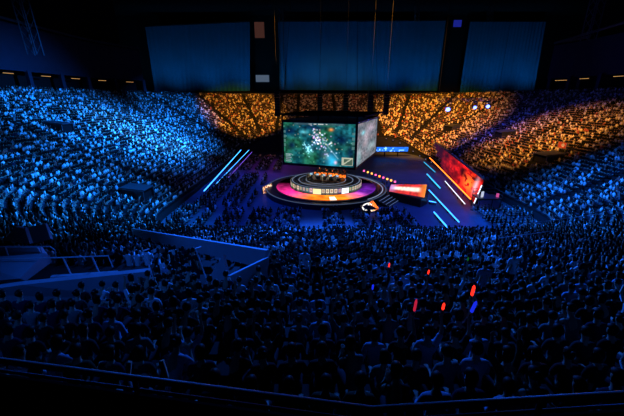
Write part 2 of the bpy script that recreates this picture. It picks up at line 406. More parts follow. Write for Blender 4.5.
# ------------------------------------------------------------------ stage
SC = Vector((2.5, 56.2, 0))
stage = empty('round_stage', SC); tag(stage, 'round black stage with glowing rings in the middle of the arena floor', 'stage')
mb = MB(); mb.lathe(SC, [(10.9, 0), (10.9, .75), (10.7, .8), (0, .8)], 96); mb.build('base_deck', M['stage'], stage)
mb = MB(); mb.lathe(SC, [(10.75, .80), (10.75, .86), (10.6, .86), (10.6, .80)], 96); mb.build('edge_light', mat_glow('dim edge', (.25, .35, .6), .35), stage)
def ring_paint(name, r0, z0, r1, z1, fn, nx, ny, m, a0=0, a1=2*PI, parent=stage, c=SC):
    A = np.linspace(a0, a1, nx+1); V = np.linspace(0, 1, ny+1); AA, VV = np.meshgrid(A, V)
    r = r0+(r1-r0)*VV; co = np.stack([c.x+r*np.cos(AA), c.y+r*np.sin(AA), z0+(z1-z0)*VV], -1)
    return painted(name, co, fn, m, parent)
def fire(u, v):       # u runs round the stage, u=.75 faces the camera
    a = u*2*PI
    n1 = vnoise(u, v, 40, 3, 21); n2 = vnoise(u, v, 90, 5, 22)
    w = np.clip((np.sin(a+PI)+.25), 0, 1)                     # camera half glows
    x = np.cos(a)
    pink = np.array([.85, .04, .32]); org = np.array([1., .22, .02]); vio = np.array([.22, .03, .5])
    k = np.clip(1.8-np.abs(x-.02)/.45, 0, 1)[..., None]; l = np.clip((-x-.45)*3, 0, 1)[..., None]; r = np.clip((x-.35)*2.5, 0, 1)[..., None]
    c = org*k+pink*l+vio*r*.8+pink*np.clip(1-k-l-r, 0, 1)*.9
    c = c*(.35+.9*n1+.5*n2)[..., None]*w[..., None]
    wh = (np.abs(a-1.53*PI) < .07) & (v < .75); c[wh] = c[wh]*.3+np.array([.8, .7, .6])
    return c*1.1
ring_paint('floor_led', 8.9, .98, 6.45, 1.06, fire, 200, 10, M['led'])
mb = MB(); mb.lathe(SC, [(9.35, .80), (9.35, .92), (6.3, 1.02), (6.3, .8)], 96); mb.build('step_ring', M['stage'], stage)
mb = MB(); mb.lathe(SC, [(6.3, .8), (6.3, 2.05), (6.1, 2.1), (0, 2.1)], 96); mb.build('upper_deck', M['stage'], stage)
def portraits(u, v):
    cell = np.floor(u*58); f = u*58-cell; r = np.random.default_rng(31).random((60, 3)); ci = np.clip(cell.astype(int), 0, 59)
    base = np.array([.62, .55, .50])*(.45+.7*r[ci][..., :1]); tint = r[ci]*.25
    c = base+tint-.12
    head = ((f-.5)/.22)**2+((v-.62)/.28)**2 < 1; body = (np.abs(f-.5) < .38) & (v < .35)
    c[head] = np.array([.45, .28, .2]); c[body] = c[body]*.25
    c[(f < .08) | (f > .92)] = np.array([.1, .09, .1])
    bright = (ci == 40) | (ci == 41); c[bright] = np.array([.95, .8, .45])
    bl = (ci == 47) | (ci == 48); c[bl] = np.array([1.1, 1.1, 1.15]); dk = bl & (np.abs(np.abs(f-.5)-.2) < .1) & (np.abs(v-.5) < .3); c[dk] = np.array([.08, .08, .1])
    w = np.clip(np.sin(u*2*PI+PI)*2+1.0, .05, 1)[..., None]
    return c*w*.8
ring_paint('portrait_led', 6.36, 1.12, 6.36, 2.05, portraits, 464, 10, M['led'])
mb = MB()
for r_, w_, z_ in ((6.05, .10, 2.13), (4.9, .09, 2.13), (3.6, .08, 2.13)): mb.lathe(SC, [(r_, z_-.02), (r_, z_), (r_-w_, z_), (r_-w_, z_-.02)], 96)
mb.build('ring_light', mat_glow('ring white', (.55, .7, 1), .55), stage)
mb = MB(); mb.lathe(SC, [(10.2, .80), (10.2, .84), (10.02, .84), (10.02, .80)], 60, -.9, 2.2); mb.build('ring_light', mat_glow('ring pale', (.5, .6, .9), .6), stage)
# steps on the stage side
st = MB()
for k in range(4):
    a = -.62; r = 10.9+.35+k*.55; h = .72-k*.18
    c = SC+Vector((r*math.cos(a), r*math.sin(a), h/2)); st.box(c, (.56, 4.6, h), a)
st.build('stair', M['stage'], stage)
st = MB()
for k in range(4):
    a = -.62; r = 10.9+.62+k*.55; h = .72-k*.18; st.box(SC+Vector((r*math.cos(a), r*math.sin(a), h+.02)), (.06, 4.6, .03), a)
st.build('stair_light', mat_glow('stair edge', (.3, .45, .9), .6), stage)
# two angled LED boards on the stage skirt
def board(name, pts, fn, label):
    c = (pts[0]+pts[1])/2; e = empty(name, (c.x, c.y, 0))
    grid_painted('led_face', pts[0], pts[1], pts[3], pts[2], 44, 22, fn, M['led'], e)
    n_ = (pts[1]-pts[0]).cross(pts[3]-pts[0]).normalized()
    MB().prism([p-n_*.05 for p in pts], -.15).build('casing', M['blackmetal'], e)
    lg = MB()
    for p in pts: 
        if p.z > .3: lg.tube([p-n_*.15, (p.x, p.y, 0)], .04, 5)
    lg.build('support', M['blackmetal'], e)
    return tag(e, label, 'LED board')
def emblem(u, v):
    c = np.zeros(u.shape+(3,))+np.array([.03, .025, .03])
    n1 = vnoise(u, v, 18, 10, 41)
    ringm = np.abs(np.hypot((u-.42)/.32, (v-.58)/.36)-1) < .2; c[ringm] = (.75, .72, .7)
    k = (np.abs((u-.42)-(v-.55)*.6) < .07) & (v > .15) & (v < .95); c[k] = (.85, .8, .75)
    k = (v < .24) & (u > .1) & (u < .75) & (n1 > .35); c[k] = (.8, .62, .5)
    k = (u > .72)&(n1 > .3); c[k] = np.array([1., .22, .04]); k = (u > .6) & (u < .72) & (n1 > .55); c[k] = np.array([.9, .4, .1])
    return c
def emblem2(u, v):
    c = np.zeros(u.shape+(3,))+np.array([.25, .04, .05]); n1 = vnoise(u, v, 14, 9, 43); c[n1 > .5] = (.8, .4, .12); c[n1 > .68] = (.9, .75, .6); c[(n1 < .3)] = (.1, .1, .16); return c
def quad(z0, z1, a, b, c, d): return [at(*a, z=z0), at(*b, z=z0), at(*c, z=z1), at(*d, z=z1)]
board('led_board', quad(.15, 1.1, (364, 213.5), (380, 209.5), (373, 200.5), (360, 205.5)), emblem, 'tilted LED board with white emblem and orange stripes on the stage skirt')
board('led_board', quad(.15, 1.2, (263.5, 194), (273, 189.5), (271.5, 183.5), (262.5, 187)), emblem2, 'small tilted LED board with orange and white marks beside the stage')
# glowing catwalk
cat = empty('catwalk', at(405, 196, z=0)); tag(cat, 'catwalk with glowing red and white LED top leading off the stage', 'catwalk')
cp = [at(x, y, z=1.3) for x, y in ((389, 191.5), (421, 199.5), (428, 196), (427, 184.6), (391, 184.6))]
low = [Vector((p.x, p.y, 0)) for p in cp]
MB().add(cp+low, [(0, 1, 2, 3, 4), (0, 5, 6, 1), (1, 6, 7, 2), (2, 7, 8, 3), (3, 8, 9, 4), (4, 9, 5, 0)]).build('deck', M['stage'], cat)
def tongue(u, v):
    n1 = vnoise(u, v, 20, 6, 51); k = np.exp(-((v-.52)/.20)**4)*np.clip((u-.02)*8, 0, 1)*np.clip((.90-u)*8, 0, 1)
    c = np.array([.62, .05, .05])*np.ones(u.shape+(1,))*(.6+.6*n1)[..., None]
    c = c*(1-k[..., None])+np.array([.95, .78, .66])*k[..., None]*(.75+.4*n1)[..., None]
    e = np.clip((u-.78)*4, 0, 1)[..., None]; c = c*(1-e*.6)+np.array([.8, .42, .05])*e*.6
    b = blob(u, v, .05, .6, .12, .5)[..., None]; c = c*(1-b*.7)+np.array([.45, .35, .75])*b*.7
    return c*.95
z_ = Vector((0, 0, .03))
grid_painted('led_top', cp[0]+z_, (cp[1]+cp[2])/2+z_, cp[4]+z_, cp[3]+z_, 70, 26, tongue, M['led'], cat)

# ------------------------------------------------------------------ people: template meshes
def skin_mesh(name, V, E, sub=1, m=None):
    """V: {name: (xyz, radius)}; E: pairs. Grows one continuous surface."""
    keys = list(V); me = bpy.data.meshes.new(name+'_rig'); me.from_pydata([V[k][0] for k in keys], [(keys.index(a), keys.index(b)) for a, b in E], [])
    o = bpy.data.objects.new(name+'_rig', me); COL.objects.link(o)
    md = o.modifiers.new('skin', 'SKIN'); md.use_smooth_shade = True; md.branch_smoothing = .3
    for i, k in enumerate(keys):
        r = V[k][1]; r = r if isinstance(r, tuple) else (r, r)
        me.skin_vertices[0].data[i].radius = r
        me.skin_vertices[0].data[i].use_root = (i == 0)
    s = o.modifiers.new('sub', 'SUBSURF'); s.levels = s.render_levels = sub
    dg = bpy.context.evaluated_depsgraph_get(); out = bpy.data.meshes.new_from_object(o.evaluated_get(dg))
    bpy.data.objects.remove(o); bpy.data.meshes.remove(me)
    out.name = name; out.materials.clear()
    if m: out.materials.append(m)
    return out
def pose_joints(kind):
    """joint positions; x right, y towards the stage, z up; origin on the tread under the hips"""
    sit = kind != 'stand'; zs = .50 if sit else .93
    lean = {'lean': .20, 'sit': .04, 'raise': .02, 'cheer': 0, 'turn': .05, 'stand': .01}[kind]
    J = {'pelvis': Vector((0, 0, zs+.03))}
    J['belly'] = J['pelvis']+Vector((0, lean*.35, .17)); J['chest'] = J['pelvis']+Vector((0, lean*.8, .37)); J['collar'] = J['pelvis']+Vector((0, lean*1.05+.005, .52))
    J['neck'] = J['collar']+Vector((0, .02+lean*.15, .055)); J['jaw'] = J['neck']+Vector((0, .025, .055)); J['head'] = J['jaw']+Vector((0, .0, .075)); J['crown'] = J['head']+Vector((0, -.005, .065))
    for s, n_ in ((-1, 'l'), (1, 'r')):
        sh = J['chest']+Vector((s*.165, lean*.12, .085)); J['sh'+n_] = sh
        up = (kind == 'cheer') or (kind == 'raise' and s == 1)
        if up: J['el'+n_] = sh+Vector((s*.12, .10, .22)); J['wr'+n_] = J['el'+n_]+Vector((-s*.03, .06, .24)); J['pa'+n_] = J['wr'+n_]+Vector((0, .01, .07))
        elif kind == 'stand': J['el'+n_] = sh+Vector((s*.06, -.02, -.29)); J['wr'+n_] = J['el'+n_]+Vector((0, .07, -.24)); J['pa'+n_] = J['wr'+n_]+Vector((0, .02, -.08))
        elif kind == 'lean': J['el'+n_] = sh+Vector((s*.05, .13, -.24)); J['wr'+n_] = J['el'+n_]+Vector((-s*.11, .16, .10)); J['pa'+n_] = J['wr'+n_]+Vector((-s*.03, .06, .03))
        else: J['el'+n_] = sh+Vector((s*.07, .02, -.27)); J['wr'+n_] = J['el'+n_]+Vector((-s*.07, .22, -.06)); J['pa'+n_] = J['wr'+n_]+Vector((-s*.01, .08, 0))
        J['hip'+n_] = J['pelvis']+Vector((s*.095, .01, -.04))
        if sit: J['kn'+n_] = Vector((s*.13, .43, .50)); J['an'+n_] = Vector((s*.13, .44, .09)); J['to'+n_] = Vector((s*.14, .57, .05))
        else: J['kn'+n_] = Vector((s*.11, .02, .48)); J['an'+n_] = Vector((s*.11, -.02, .08)); J['to'+n_] = Vector((s*.13, .12, .04))
    return J
EDG = [('pelvis', 'belly'), ('belly', 'chest'), ('chest', 'collar'), ('collar', 'neck'), ('neck', 'jaw'), ('jaw', 'head'), ('head', 'crown')]
for n_ in 'lr': EDG += [('chest', 'sh'+n_), ('sh'+n_, 'el'+n_), ('el'+n_, 'wr'+n_), ('wr'+n_, 'pa'+n_), ('pelvis', 'hip'+n_), ('hip'+n_, 'kn'+n_), ('kn'+n_, 'an'+n_), ('an'+n_, 'to'+n_)]
RAD = dict(pelvis=.125, belly=.115, chest=.125, collar=.075, neck=.055, jaw=(.066, .072), head=(.078, .092), crown=(.055, .066), sh=.058, el=.042, wr=.028, pa=(.036, .02), hip=.085, kn=.058, an=.038, to=.034)
def rad(k): return RAD.get(k, RAD.get(k[:2], RAD.get(k[:3], .05)))
def body_mesh(kind):
    J = pose_joints(kind); V = {k: (J[k], rad(k)) for k in J}; E = list(EDG)
    for s, n_ in ((-1, 'l'), (1, 'r')):
        pa, wr = J['pa'+n_], J['wr'+n_]; d = (pa-wr).normalized()
        side = Vector((1, 0, 0)); side = (side-d*side.dot(d)).normalized(); nrm = d.cross(side)*(1 if d.z < .5 else -1)
        for q, ln in enumerate((.062, .075, .07, .055)):
            f0 = pa+d*.035+side*((q-1.5)*.021); f1 = f0+d*ln*.55+nrm*.008; f2 = f1+d*ln*.4+nrm*.028
            for t_, p in enumerate((f0, f1, f2)): V[f'fg{n_}{q}{t_}'] = (p, .0095-.001*t_)
            E += [('pa'+n_, f'fg{n_}{q}0'), (f'fg{n_}{q}0', f'fg{n_}{q}1'), (f'fg{n_}{q}1', f'fg{n_}{q}2')]
        t0 = wr+d*.035-side*s*.03+nrm*.008; t1 = t0+d*.035-side*s*.022+nrm*.02
        V['th'+n_+'0'] = (t0, .012); V['th'+n_+'1'] = (t1, .010); E += [('wr'+n_, 'th'+n_+'0'), ('th'+n_+'0', 'th'+n_+'1')]
    me = skin_mesh('body_'+kind, V, E, 1, M['skin'])
    # face: nose, brow, chin, ears pushed out of the same surface
    h = J['head']
    for v in me.vertices:
        p = v.co-h
        if p.length < .17 and p.z > -.12:
            f = p.y
            if f > .03: v.co.y += .022*math.exp(-(p.x/.016)**2-((p.z+.025)/.028)**2)+.008*math.exp(-(p.x/.03)**2-((p.z+.085)/.02)**2)-.008*math.exp(-((abs(p.x)-.032)/.015)**2-((p.z-.005)/.014)**2)
            if abs(p.y) < .03 and abs(p.z+.02) < .035: v.co.x += math.copysign(.012, p.x)
    return me, J
def shirt_mesh(kind, J, sleeve=.6):
    V = {k: (J[k], rad(k) if isinstance(rad(k), tuple) else rad(k)+.016) for k in ('pelvis', 'belly', 'chest', 'shl', 'shr')}
    V['collar'] = (J['collar']+Vector((0, 0, -.025)), .08)
    V['hem'] = (J['pelvis']+Vector((0, 0, -.06)), .135)
    E = [('pelvis', 'hem'), ('pelvis', 'belly'), ('belly', 'chest'), ('chest', 'collar'), ('chest', 'shl'), ('chest', 'shr')]
    for n_ in 'lr':
        a, b = J['sh'+n_], J['el'+n_]; V['sl'+n_] = (a+(b-a)*.55, .062); V['sm'+n_] = (a+(b-a)*.8, .06); E += [('sh'+n_, 'sl'+n_), ('sl'+n_, 'sm'+n_)]
        if sleeve > .9:
            w = J['wr'+n_]; V['sf'+n_] = (b, .055); V['sw'+n_] = (b+(w-b)*.85, .042); E[-1:] = [('sl'+n_, 'sf'+n_), ('sf'+n_, 'sw'+n_)]; del V['sm'+n_]
    return skin_mesh('shirt_'+kind, V, E, 1, M['cloth'])
def trousers_mesh(kind, J):
    V = {k: (J[k], rad(k)+.014) for k in ('pelvis', 'hipl', 'hipr', 'knl', 'knr', 'anl', 'anr')}
    V['waist'] = (J['pelvis']+(J['belly']-J['pelvis'])*.4, .122)
    E = [('pelvis', 'waist')]+[(a+n_, b+n_) for n_ in 'lr' for a, b in (('hip', 'kn'), ('kn', 'an'))]+[('pelvis', 'hipl'), ('pelvis', 'hipr')]
    return skin_mesh('trousers_'+kind, V, E, 1, M['cloth'])
def hair_mesh(style):
    """built round the head joint at the origin"""
    mb = MB(); N, L = 18, 12; c = Vector((0, -.004, .012)); vs = []; keep = []
    for j in range(L+1):
        th = PI*j/L
        for i in range(N):
            a = 2*PI*i/N; wob = 1+.04*math.sin(5*a+j*1.7)
            p = Vector((.094*math.sin(th)*math.cos(a)*wob, .112*math.sin(th)*math.sin(a)*wob, .112*math.cos(th)))
            if style == 'long' and p.y < .02 and p.z < 0: p.z *= 2.1; p.x *= 1.08; p.y = min(p.y, -.02)*.95
            if style == 'bob' and p.y < .045 and p.z < 0: p.z *= 1.35; p.x *= 1.1
            vs.append(p+c); keep.append(not (p.y > .03 and p.z < .055) and not (style == 'short' and p.z < -.06) and not (style != 'short' and p.z < -.235))
    fs = [(j*N+i, j*N+(i+1) % N, (j+1)*N+(i+1) % N, (j+1)*N+i) for j in range(L) for i in range(N)]
    fs = [f for f in fs if sum(keep[k] for k in f) >= 3]
    mb.add(vs, fs)
    if style == 'bun': 
        for k in range(1): mb.lathe((0, -.10, .075), [(.001, -.045), (.035, -.03), (.048, 0), (.035, .03), (.001, .045)], 12)
    me = mb.mesh('hair_'+style); me.materials.append(M['hair']); me.polygons.foreach_set('use_smooth', [True]*len(me.polygons)); return me
def shoe_mesh():
    mb = MB(); mb.tube([(0, -.06, .045), (0, 0, .055), (0, .08, .045), (0, .17, .03)], [.036, .045, .046, .03], 10)
    me = mb.mesh('shoe'); me.materials.append(M['cloth']); me.polygons.foreach_set('use_smooth', [True]*len(me.polygons)); return me
TPL = {}
for kd in ('sit', 'lean', 'raise', 'cheer', 'stand'):
    bm_, J = body_mesh(kd); TPL[kd] = dict(body=bm_, J=J, shirt=shirt_mesh(kd, J), jacket=shirt_mesh(kd, J, 1.), trousers=trousers_mesh(kd, J))
HAIR = {s: hair_mesh(s) for s in ('short', 'long', 'bob', 'bun')}
SHOE = shoe_mesh()
EYE = MB().lathe((0, 0, 0), [(.0005, -.011), (.008, -.008), (.011, 0), (.008, .008), (.0005, .011)], 8).mesh('eye'); EYE.materials.append(M['hair'])
def person(name, kind, loc, rz, shirt, hair, skin=(.55, .36, .27), haircol=(.012, .010, .010), trousers=(.03, .035, .05), scale=1., jacket=False, eyes=False, shoes=True, headturn=0.):
    t = TPL[kind]; J = t['J']
    b = bpy.data.objects.new(name, t['body']); COL.objects.link(b); b.location = loc; b.rotation_euler = (0, 0, rz); b.scale = (scale,)*3; b.color = (*skin, 1)
    def kid(n_, me, col, l=(0, 0, 0), r=0):
        o = bpy.data.objects.new(n_, me); COL.objects.link(o); o.parent = b; o.location = l; o.rotation_euler = (0, 0, r); o.color = (*col, 1); return o
    kid('hair', HAIR[hair], haircol, J['head'], headturn); kid('jacket' if jacket else 'shirt', t['jacket' if jacket else 'shirt'], shirt); kid('trousers', t['trousers'], trousers)
    if shoes:
        for n_ in 'lr': kid('shoe', SHOE, (.05, .05, .055) if random.random() < .6 else (.5, .5, .5), (J['an'+n_].x, J['an'+n_].y, 0))
    if eyes:
        for s in (-1, 1): kid('eye', EYE, (.01, .01, .01), J['head']+Vector((s*.03, .082, .005)))
    return b
# ------------------------------------------------------------------ players, desks, chairs on the stage
def desk(y, nm, m, label):
    e = empty('player_desk', cptS(0, y, 2.1), -YAW)
    MB().box(cptS(0, y, 2.1+.74), (6.2, .8, .06), -YAW).build('desk_top', M['stage'], e)
    for s in (-1, 1): MB().box(cptS(s*3.0, y, 2.1+.36), (.08, .7, .70), -YAW).build('desk_leg', M['stage'], e)
    fy = y+(-.38 if y < 0 else -.38)
    A, Bq = cptS(-3.05, fy-.03, 2.14), cptS(3.05, fy-.03, 2.14); up = Vector((0, 0, .66))
    if m is not None: grid_painted('front_panel', A, Bq, A+up, Bq+up, 60, 8, m, M['led'], e)
    else: MB().box(cptS(0, y+.38, 2.1+.36), (6.0, .05, .66), -YAW).build('front_panel', M['stage'], e)
    return tag(e, label, 'desk')
def cptS(a, b, z): return Vector((SC.x, SC.y, 0))+ex*a+ey*b+Vector((0, 0, z))
def amber_panel(u, v):
    n1 = vnoise(u, v, 26, 5, 61); c = np.array([.9, .22, .03])*np.ones(u.shape+(1,))*(n1 > .42)[..., None]*(.4+n1)[..., None]; return c+np.array([.06, .01, .0])
desk(2.6, 'far', amber_panel, 'long far desk on stage with glowing amber front')
desk(-1.3, 'near', None, 'long near desk on stage behind a row of seated players')
CH_SEAT = MB().box((0, .02, .46), (.5, .5, .1)).mesh('chair_seat'); CH_BACK = MB().box((0, -.37, .92), (.5, .1, .86), 0, 0, .12).box((0, -.44, 1.38), (.3, .1, .18), 0, 0, .12).mesh('chair_back')
CH_COL = MB().tube([(0, 0, .08), (0, 0, .42)], .035, 8).mesh('chair_column')
_b = MB()
for k in range(5): _b.tube([(0, 0, .1), (.3*math.cos(k*2*PI/5), .3*math.sin(k*2*PI/5), .04)], [.035, .025], 6)
CH_BASE = _b.mesh('chair_base')
for m_ in (CH_SEAT, CH_BACK, CH_COL, CH_BASE): m_.materials.append(M['chairfab'])
on5 = ['first', 'second', 'third', 'fourth', 'fifth']
for row, (y0, face, deskname, cols) in enumerate(((-2.15, -YAW, 'near', [(.75, .55, .25), (.8, .78, .7), (.7, .7, .72), (.75, .6, .3), (.6, .62, .62)]), (3.5, PI-YAW, 'far', [(.55, .10, .04), (.6, .12, .05), (.5, .1, .04), (.6, .14, .05), (.55, .1, .05)]))):  # orange light painted into the far jackets, gold light into some near ones
    for k in range(5):
        p = cptS(-2.4+k*1.2, y0, 2.1)
        ch = empty('gaming_chair', p, face)
        for n_, me in (('seat', CH_SEAT), ('backrest', CH_BACK), ('gas_column', CH_COL), ('wheel_base', CH_BASE)):
            o = bpy.data.objects.new(n_, me); COL.objects.link(o); o.parent = ch
        tag(ch, f'dark gaming chair, {on5[k]} along from the blue-lit stand at the {deskname} desk', 'chair', f'gaming chairs at the {deskname} desk')
        pl = person('player', 'sit', p+Vector((0, 0, .09))-ey*(-.06 if row == 0 else .06), face, cols[k], ['short', 'short', 'bob', 'short', 'short'][k], eyes=(row == 1), jacket=True, headturn=0)
        tag(pl, f'{"gold-lit" if row == 0 else "orange-lit"} jacketed player seated {on5[k]} from the blue-lit side at the {deskname} desk', 'person', f'players at the {deskname} desk')
        yd = -1.25 if row == 0 else 2.55; s = 1 if row == 0 else -1
        q = cptS(-2.4+k*1.2, yd+.12*s, 2.87); mo = empty('monitor', q, face)
        MB().box(q+Vector((0, 0, .30)), (.62, .04, .36), -YAW).build('case', M['blackmetal'], mo)
        f = MB().box(q+Vector((0, 0, .30))-ey*.024*s, (.58, .012, .32), -YAW); f.build('display', M['fill'], mo)
        MB().box(q+Vector((0, 0, .06)), (.05, .05, .13), -YAW).box(q+Vector((0, 0, .008)), (.24, .18, .016), -YAW).build('stand', M['blackmetal'], mo)
        tag(mo, f'thin computer monitor, {on5[k]} from the blue-lit side on the {deskname} desk', 'monitor', f'monitors on the {deskname} desk')

# ------------------------------------------------------------------ light strips, LED walls
def bar(a, b, r, m, label, name='led_light_bar', foot=True):
    e = empty(name, (a+b)/2)
    d = (b-a).normalized()
    MB().tube([a, b], r, 8).build('tube', m, e)
    h = MB().tube([a+Vector((0, 0, -r*1.2)), b+Vector((0, 0, -r*1.2))], r*.8, 6); h.build('channel', M['blackmetal'], e)
    for k in range(5):
        p = a+(b-a)*((k+.5)/5); MB().box((p.x, p.y, (p.z-r)/2), (.12, .12, max(.02, p.z-r))).build('support', M['blackmetal'], e)
    return tag(e, label, 'light strip')
bar(at(204, 191, z=.9), at(241, 150, y=88), .11, M['cyan'], 'longest cyan light strip along the floor edge below the blue-lit stand')
bar(at(213, 187, z=.7), at(249, 150, y=89), .07, M['cyan'], 'second cyan light strip, just inside the longest one by the blue-lit stand')
bar(at(228, 178, z=.6), at(252, 152, y=88), .07, mat_glow('violet led', (.25, .12, .8), 1.2), 'thin violet light strip nearest the stage beside the blue-lit stand')
bar(at(428, 156, z=.8), at(470.5, 199, z=.8), .09, M['orange'], 'long orange light strip along the foot of the red LED wall')
bar(at(445, 181, z=.5), at(465, 204, z=.5), .08, M['white'], 'thin white light strip beside the orange one')
bar(at(424, 162, z=.4), at(435, 172, z=.4), .12, mat_glow('teal led', (.05, .35, .6), 1.6), 'short dim teal light strip by the far end of the red LED wall')
bar(at(427, 174, z=.4), at(440, 188, z=.4), .13, mat_glow('teal led b', (.06, .45, .85), 1.8), 'short teal light strip between the catwalk and the red LED wall')
bar(at(429, 190, z=.4), at(459, 222, z=.4), .09, M['cyan'], 'long bright cyan light strip past the end of the catwalk')
bar(at(434, 212, z=.4), at(449, 229, z=.4), .10, M['cyan'], 'bright cyan light strip nearer the floor seats')
bar(at(428, 229, z=.4), at(436, 237, z=.4), .10, M['cyan'], 'shortest cyan light strip, nearest the camera on the floor')
bar(at(429, 201, z=.5), at(436, 202.5, z=.5), .09, M['cyan'], 'tiny cyan cross strip beyond the catwalk tip')
def redwall(u, v):
    n1 = vnoise(u, v, 12, 5, 71); n2 = vnoise(u, v, 40, 14, 72)
    c = np.array([.85, .016, .012])*(n1[..., None]*.9+.05)*(.4+.9*n2)[..., None]
    k = blob(u, v, .13, .45, .07, .3)*(n2 > .45); c += k[..., None]*np.array([1., .28, .03])*.5
    k = blob(u, v, .05, .6, .02, .3); c += k[..., None]*np.array([.5, .5, .6])*.5
    c *= np.clip(1.9-u*2.6, .05, 1.6)[..., None]; c += np.array([.03, .01, .04])*u[..., None]
    return c
A, Bq = at(474, 203, z=.3), at(430, 155, z=.3)
lw = empty('led_wall', (A+Bq)/2); tag(lw, 'tall red and orange LED wall along the floor edge below the amber-lit stand', 'LED wall')
up = Vector((.9, 0, 3.7)); LWS = 1 if (Bq-A).cross(up).x > 0 else -1
grid_painted('led_face', A, Bq, A+up, Bq+up, 120, 30, redwall, M['led'], lw)
n_ = Vector((.15, .0, -.03)); MB().prism([A+n_, Bq+n_, Bq+up+n_, A+up+n_], LWS*.4).build('casing', M['blackmetal'], lw)
MB().tube([A+up+Vector((.1, 0, .15)), Bq+up+Vector((.1, 0, .15))], .22, 6).build('top_cap', M['dimsteel'], lw)
MB().tube([A+Vector((-.1, -.2, 0)), A+up*.8+Vector((-.1, -.2, 0))], .10, 6).build('end_light', M['white'], lw)
# camera platform by the near end of the LED wall
p = at(487, 197, y=46.5); p.z = 0
cpf = tag(empty('camera_platform', p), 'black platform with white and pink lit panels beside the red LED wall', 'platform')
MB().box(p+Vector((0, 0, 1.75)), (3.4, 2.4, .18)).build('deck', M['stage'], cpf)
for sx in (-1, 1):
    for sy in (-1, 1): MB().tube([p+Vector((sx*1.6, sy*1.1, 0)), p+Vector((sx*1.6, sy*1.1, 1.68))], .06, 6).build('leg', M['blackmetal'], cpf)
mb = MB()
for z in (2.3, 2.8): mb.tube([p+Vector((-1.65, 1.1, z)), p+Vector((1.65, 1.1, z)), p+Vector((1.65, -1.1, z))], .03, 5)
for q in ((-1.65, 1.1), (1.65, 1.1), (1.65, -1.1)): mb.tube([p+Vector((*q, 1.8)), p+Vector((*q, 2.8))], .03, 5)
mb.build('guard_rail', M['dimsteel'], cpf)
MB().box(p+Vector((-1.1, -.6, 2.35)), (.5, .08, .9), .4).build('white_panel', mat_glow('pale panel', (.75, .8, 1), .8), cpf)
MB().box(p+Vector((1.2, -.6, 2.2)), (.4, .08, .6), -.3).build('pink_panel', mat_glow('pink panel', (.9, .15, .5), .7), cpf)
# far ribbon and far wall lamps
def ribbon(u, v):
    n1 = vnoise(u, v, 22, 3, 81); return np.array([.03, .22, 1.])*(.5+.8*n1)[..., None]+(n1 > .72)[..., None]*np.array([.3, .4, .3])
A, Bq = at(375, 151.5, y=92), at(408, 151.5, y=92); h = at(375, 147, y=92).z-A.z; up = Vector((0, 0, h))
rb = empty('ribbon_screen', ((A+Bq)/2).to_tuple()); grid_painted('led_face', A, Bq, A+up, Bq+up, 50, 5, ribbon, M['led'], rb)
MB().box((A+Bq)/2+up/2+Vector((0, .2, 0)), ((Bq-A).length+.3, .3, h+.3)).build('casing', M['blackmetal'], rb)
MB().box(((A.x*.7+Bq.x*.3), 92.3, A.z/2), (.3, .3, A.z)).box(((A.x*.3+Bq.x*.7), 92.3, A.z/2), (.3, .3, A.z)).build('support', M['blackmetal'], rb)
tag(rb, 'narrow bright blue screen at the foot of the far stand', 'screen')
FINE = []
for i in range(nq):
    for f in np.linspace(0, 1, 12): FINE.append(tuple(RING[i][j]*(1-f)+RING[(i+1) % nq][j]*f for j in range(4)))
for k, px in enumerate((386, 393, 400, 407, 414, 421, 429, 436)):
    q = min((q for q in FINE if q[3] > -.1 and q[2] > -.05), key=lambda q: abs(proj(ring_pt(q, -.35, 3.6))[0]-px)); p = Vector(ring_pt(q, -.35, prof(q[2], q[3])[0]-.35)); e = empty('wall_lamp', p)
    MB().box(p+Vector((0, .1, 0)), (.6, .2, .4)).build('housing', M['blackmetal'], e); MB().lathe(p+Vector((0, -.02, -.02)), [(.001, -.14), (.12, -.1), (.16, 0), (.12, .1), (.001, .14)], 10).build('bulb', mat_glow('wall lamp', (.6, .5, .75), .55), e)
    tag(e, f'small pale lamp, {ordn[k]} from the cube, on the wall below the amber-lit stand', 'lamp', 'far wall lamps')
# string of warm festoon lamps behind the stage
for k in range(9):
    f = k/8; p = at(364+f*31, 171+f*11, z=1.7)
    e = empty('stage_floodlight', p); MB().box(p+Vector((0, .15, 0)), (.42, .25, .5)).build('housing', M['blackmetal'], e)
    MB().box(p+Vector((0, 0, .05)), (.36, .06, .36)).build('lens', [M['pinklamp'], M['amber'], M['amber'], M['pinklamp'], M['orange']][k % 5], e); MB().tube([p+Vector((0, .15, -.2)), (p.x, p.y+.15, 0)], .04, 5).build('pole', M['blackmetal'], e)
    tag(e, f'small {["pink", "amber", "amber", "pink", "orange"][k % 5]} floodlight, {ordn[k]} from the cube, in the row beside the stage', 'lamp', 'floodlights beside the stage')
# ------------------------------------------------------------------ near vomitories, rails
WALLS = []
def wallpoly(name, pts, th, m, parent=None):
    xs = sorted(pts, key=lambda p: p.x); WALLS.append((xs[0].xy, xs[-1].xy)); return MB().prism(pts, th).build(name, m, parent)
v1 = tag(empty('vomitory_parapet', at(228, 290, y=10.03)), 'long pale parapet wall round the stair opening, lit blue', 'parapet')
A = [at(265.5, 269, y=11.97), at(133, 236.5, y=25.11), at(131, 228.5, y=25.11), at(266, 250.5, y=11.97)]
wallpoly('long_wall', A, .16, M['pale'], v1)
wallpoly('near_wall', [at(234, 291, y=10.21), at(265.5, 276, y=11.79), at(266, 257, y=11.79), at(227.5, 275.5, y=10.21)], .16, M['pale'], v1)
wallpoly('end_wall', [at(205, 287, y=10.74), at(233, 291, y=10.21), at(225.5, 255, y=10.82)], .14, M['pale'], v1)
v2 = tag(empty('stair_parapet', at(60, 300, y=9.24)), 'pale low wall with sloping top beside the railed stair, dark blue', 'parapet')
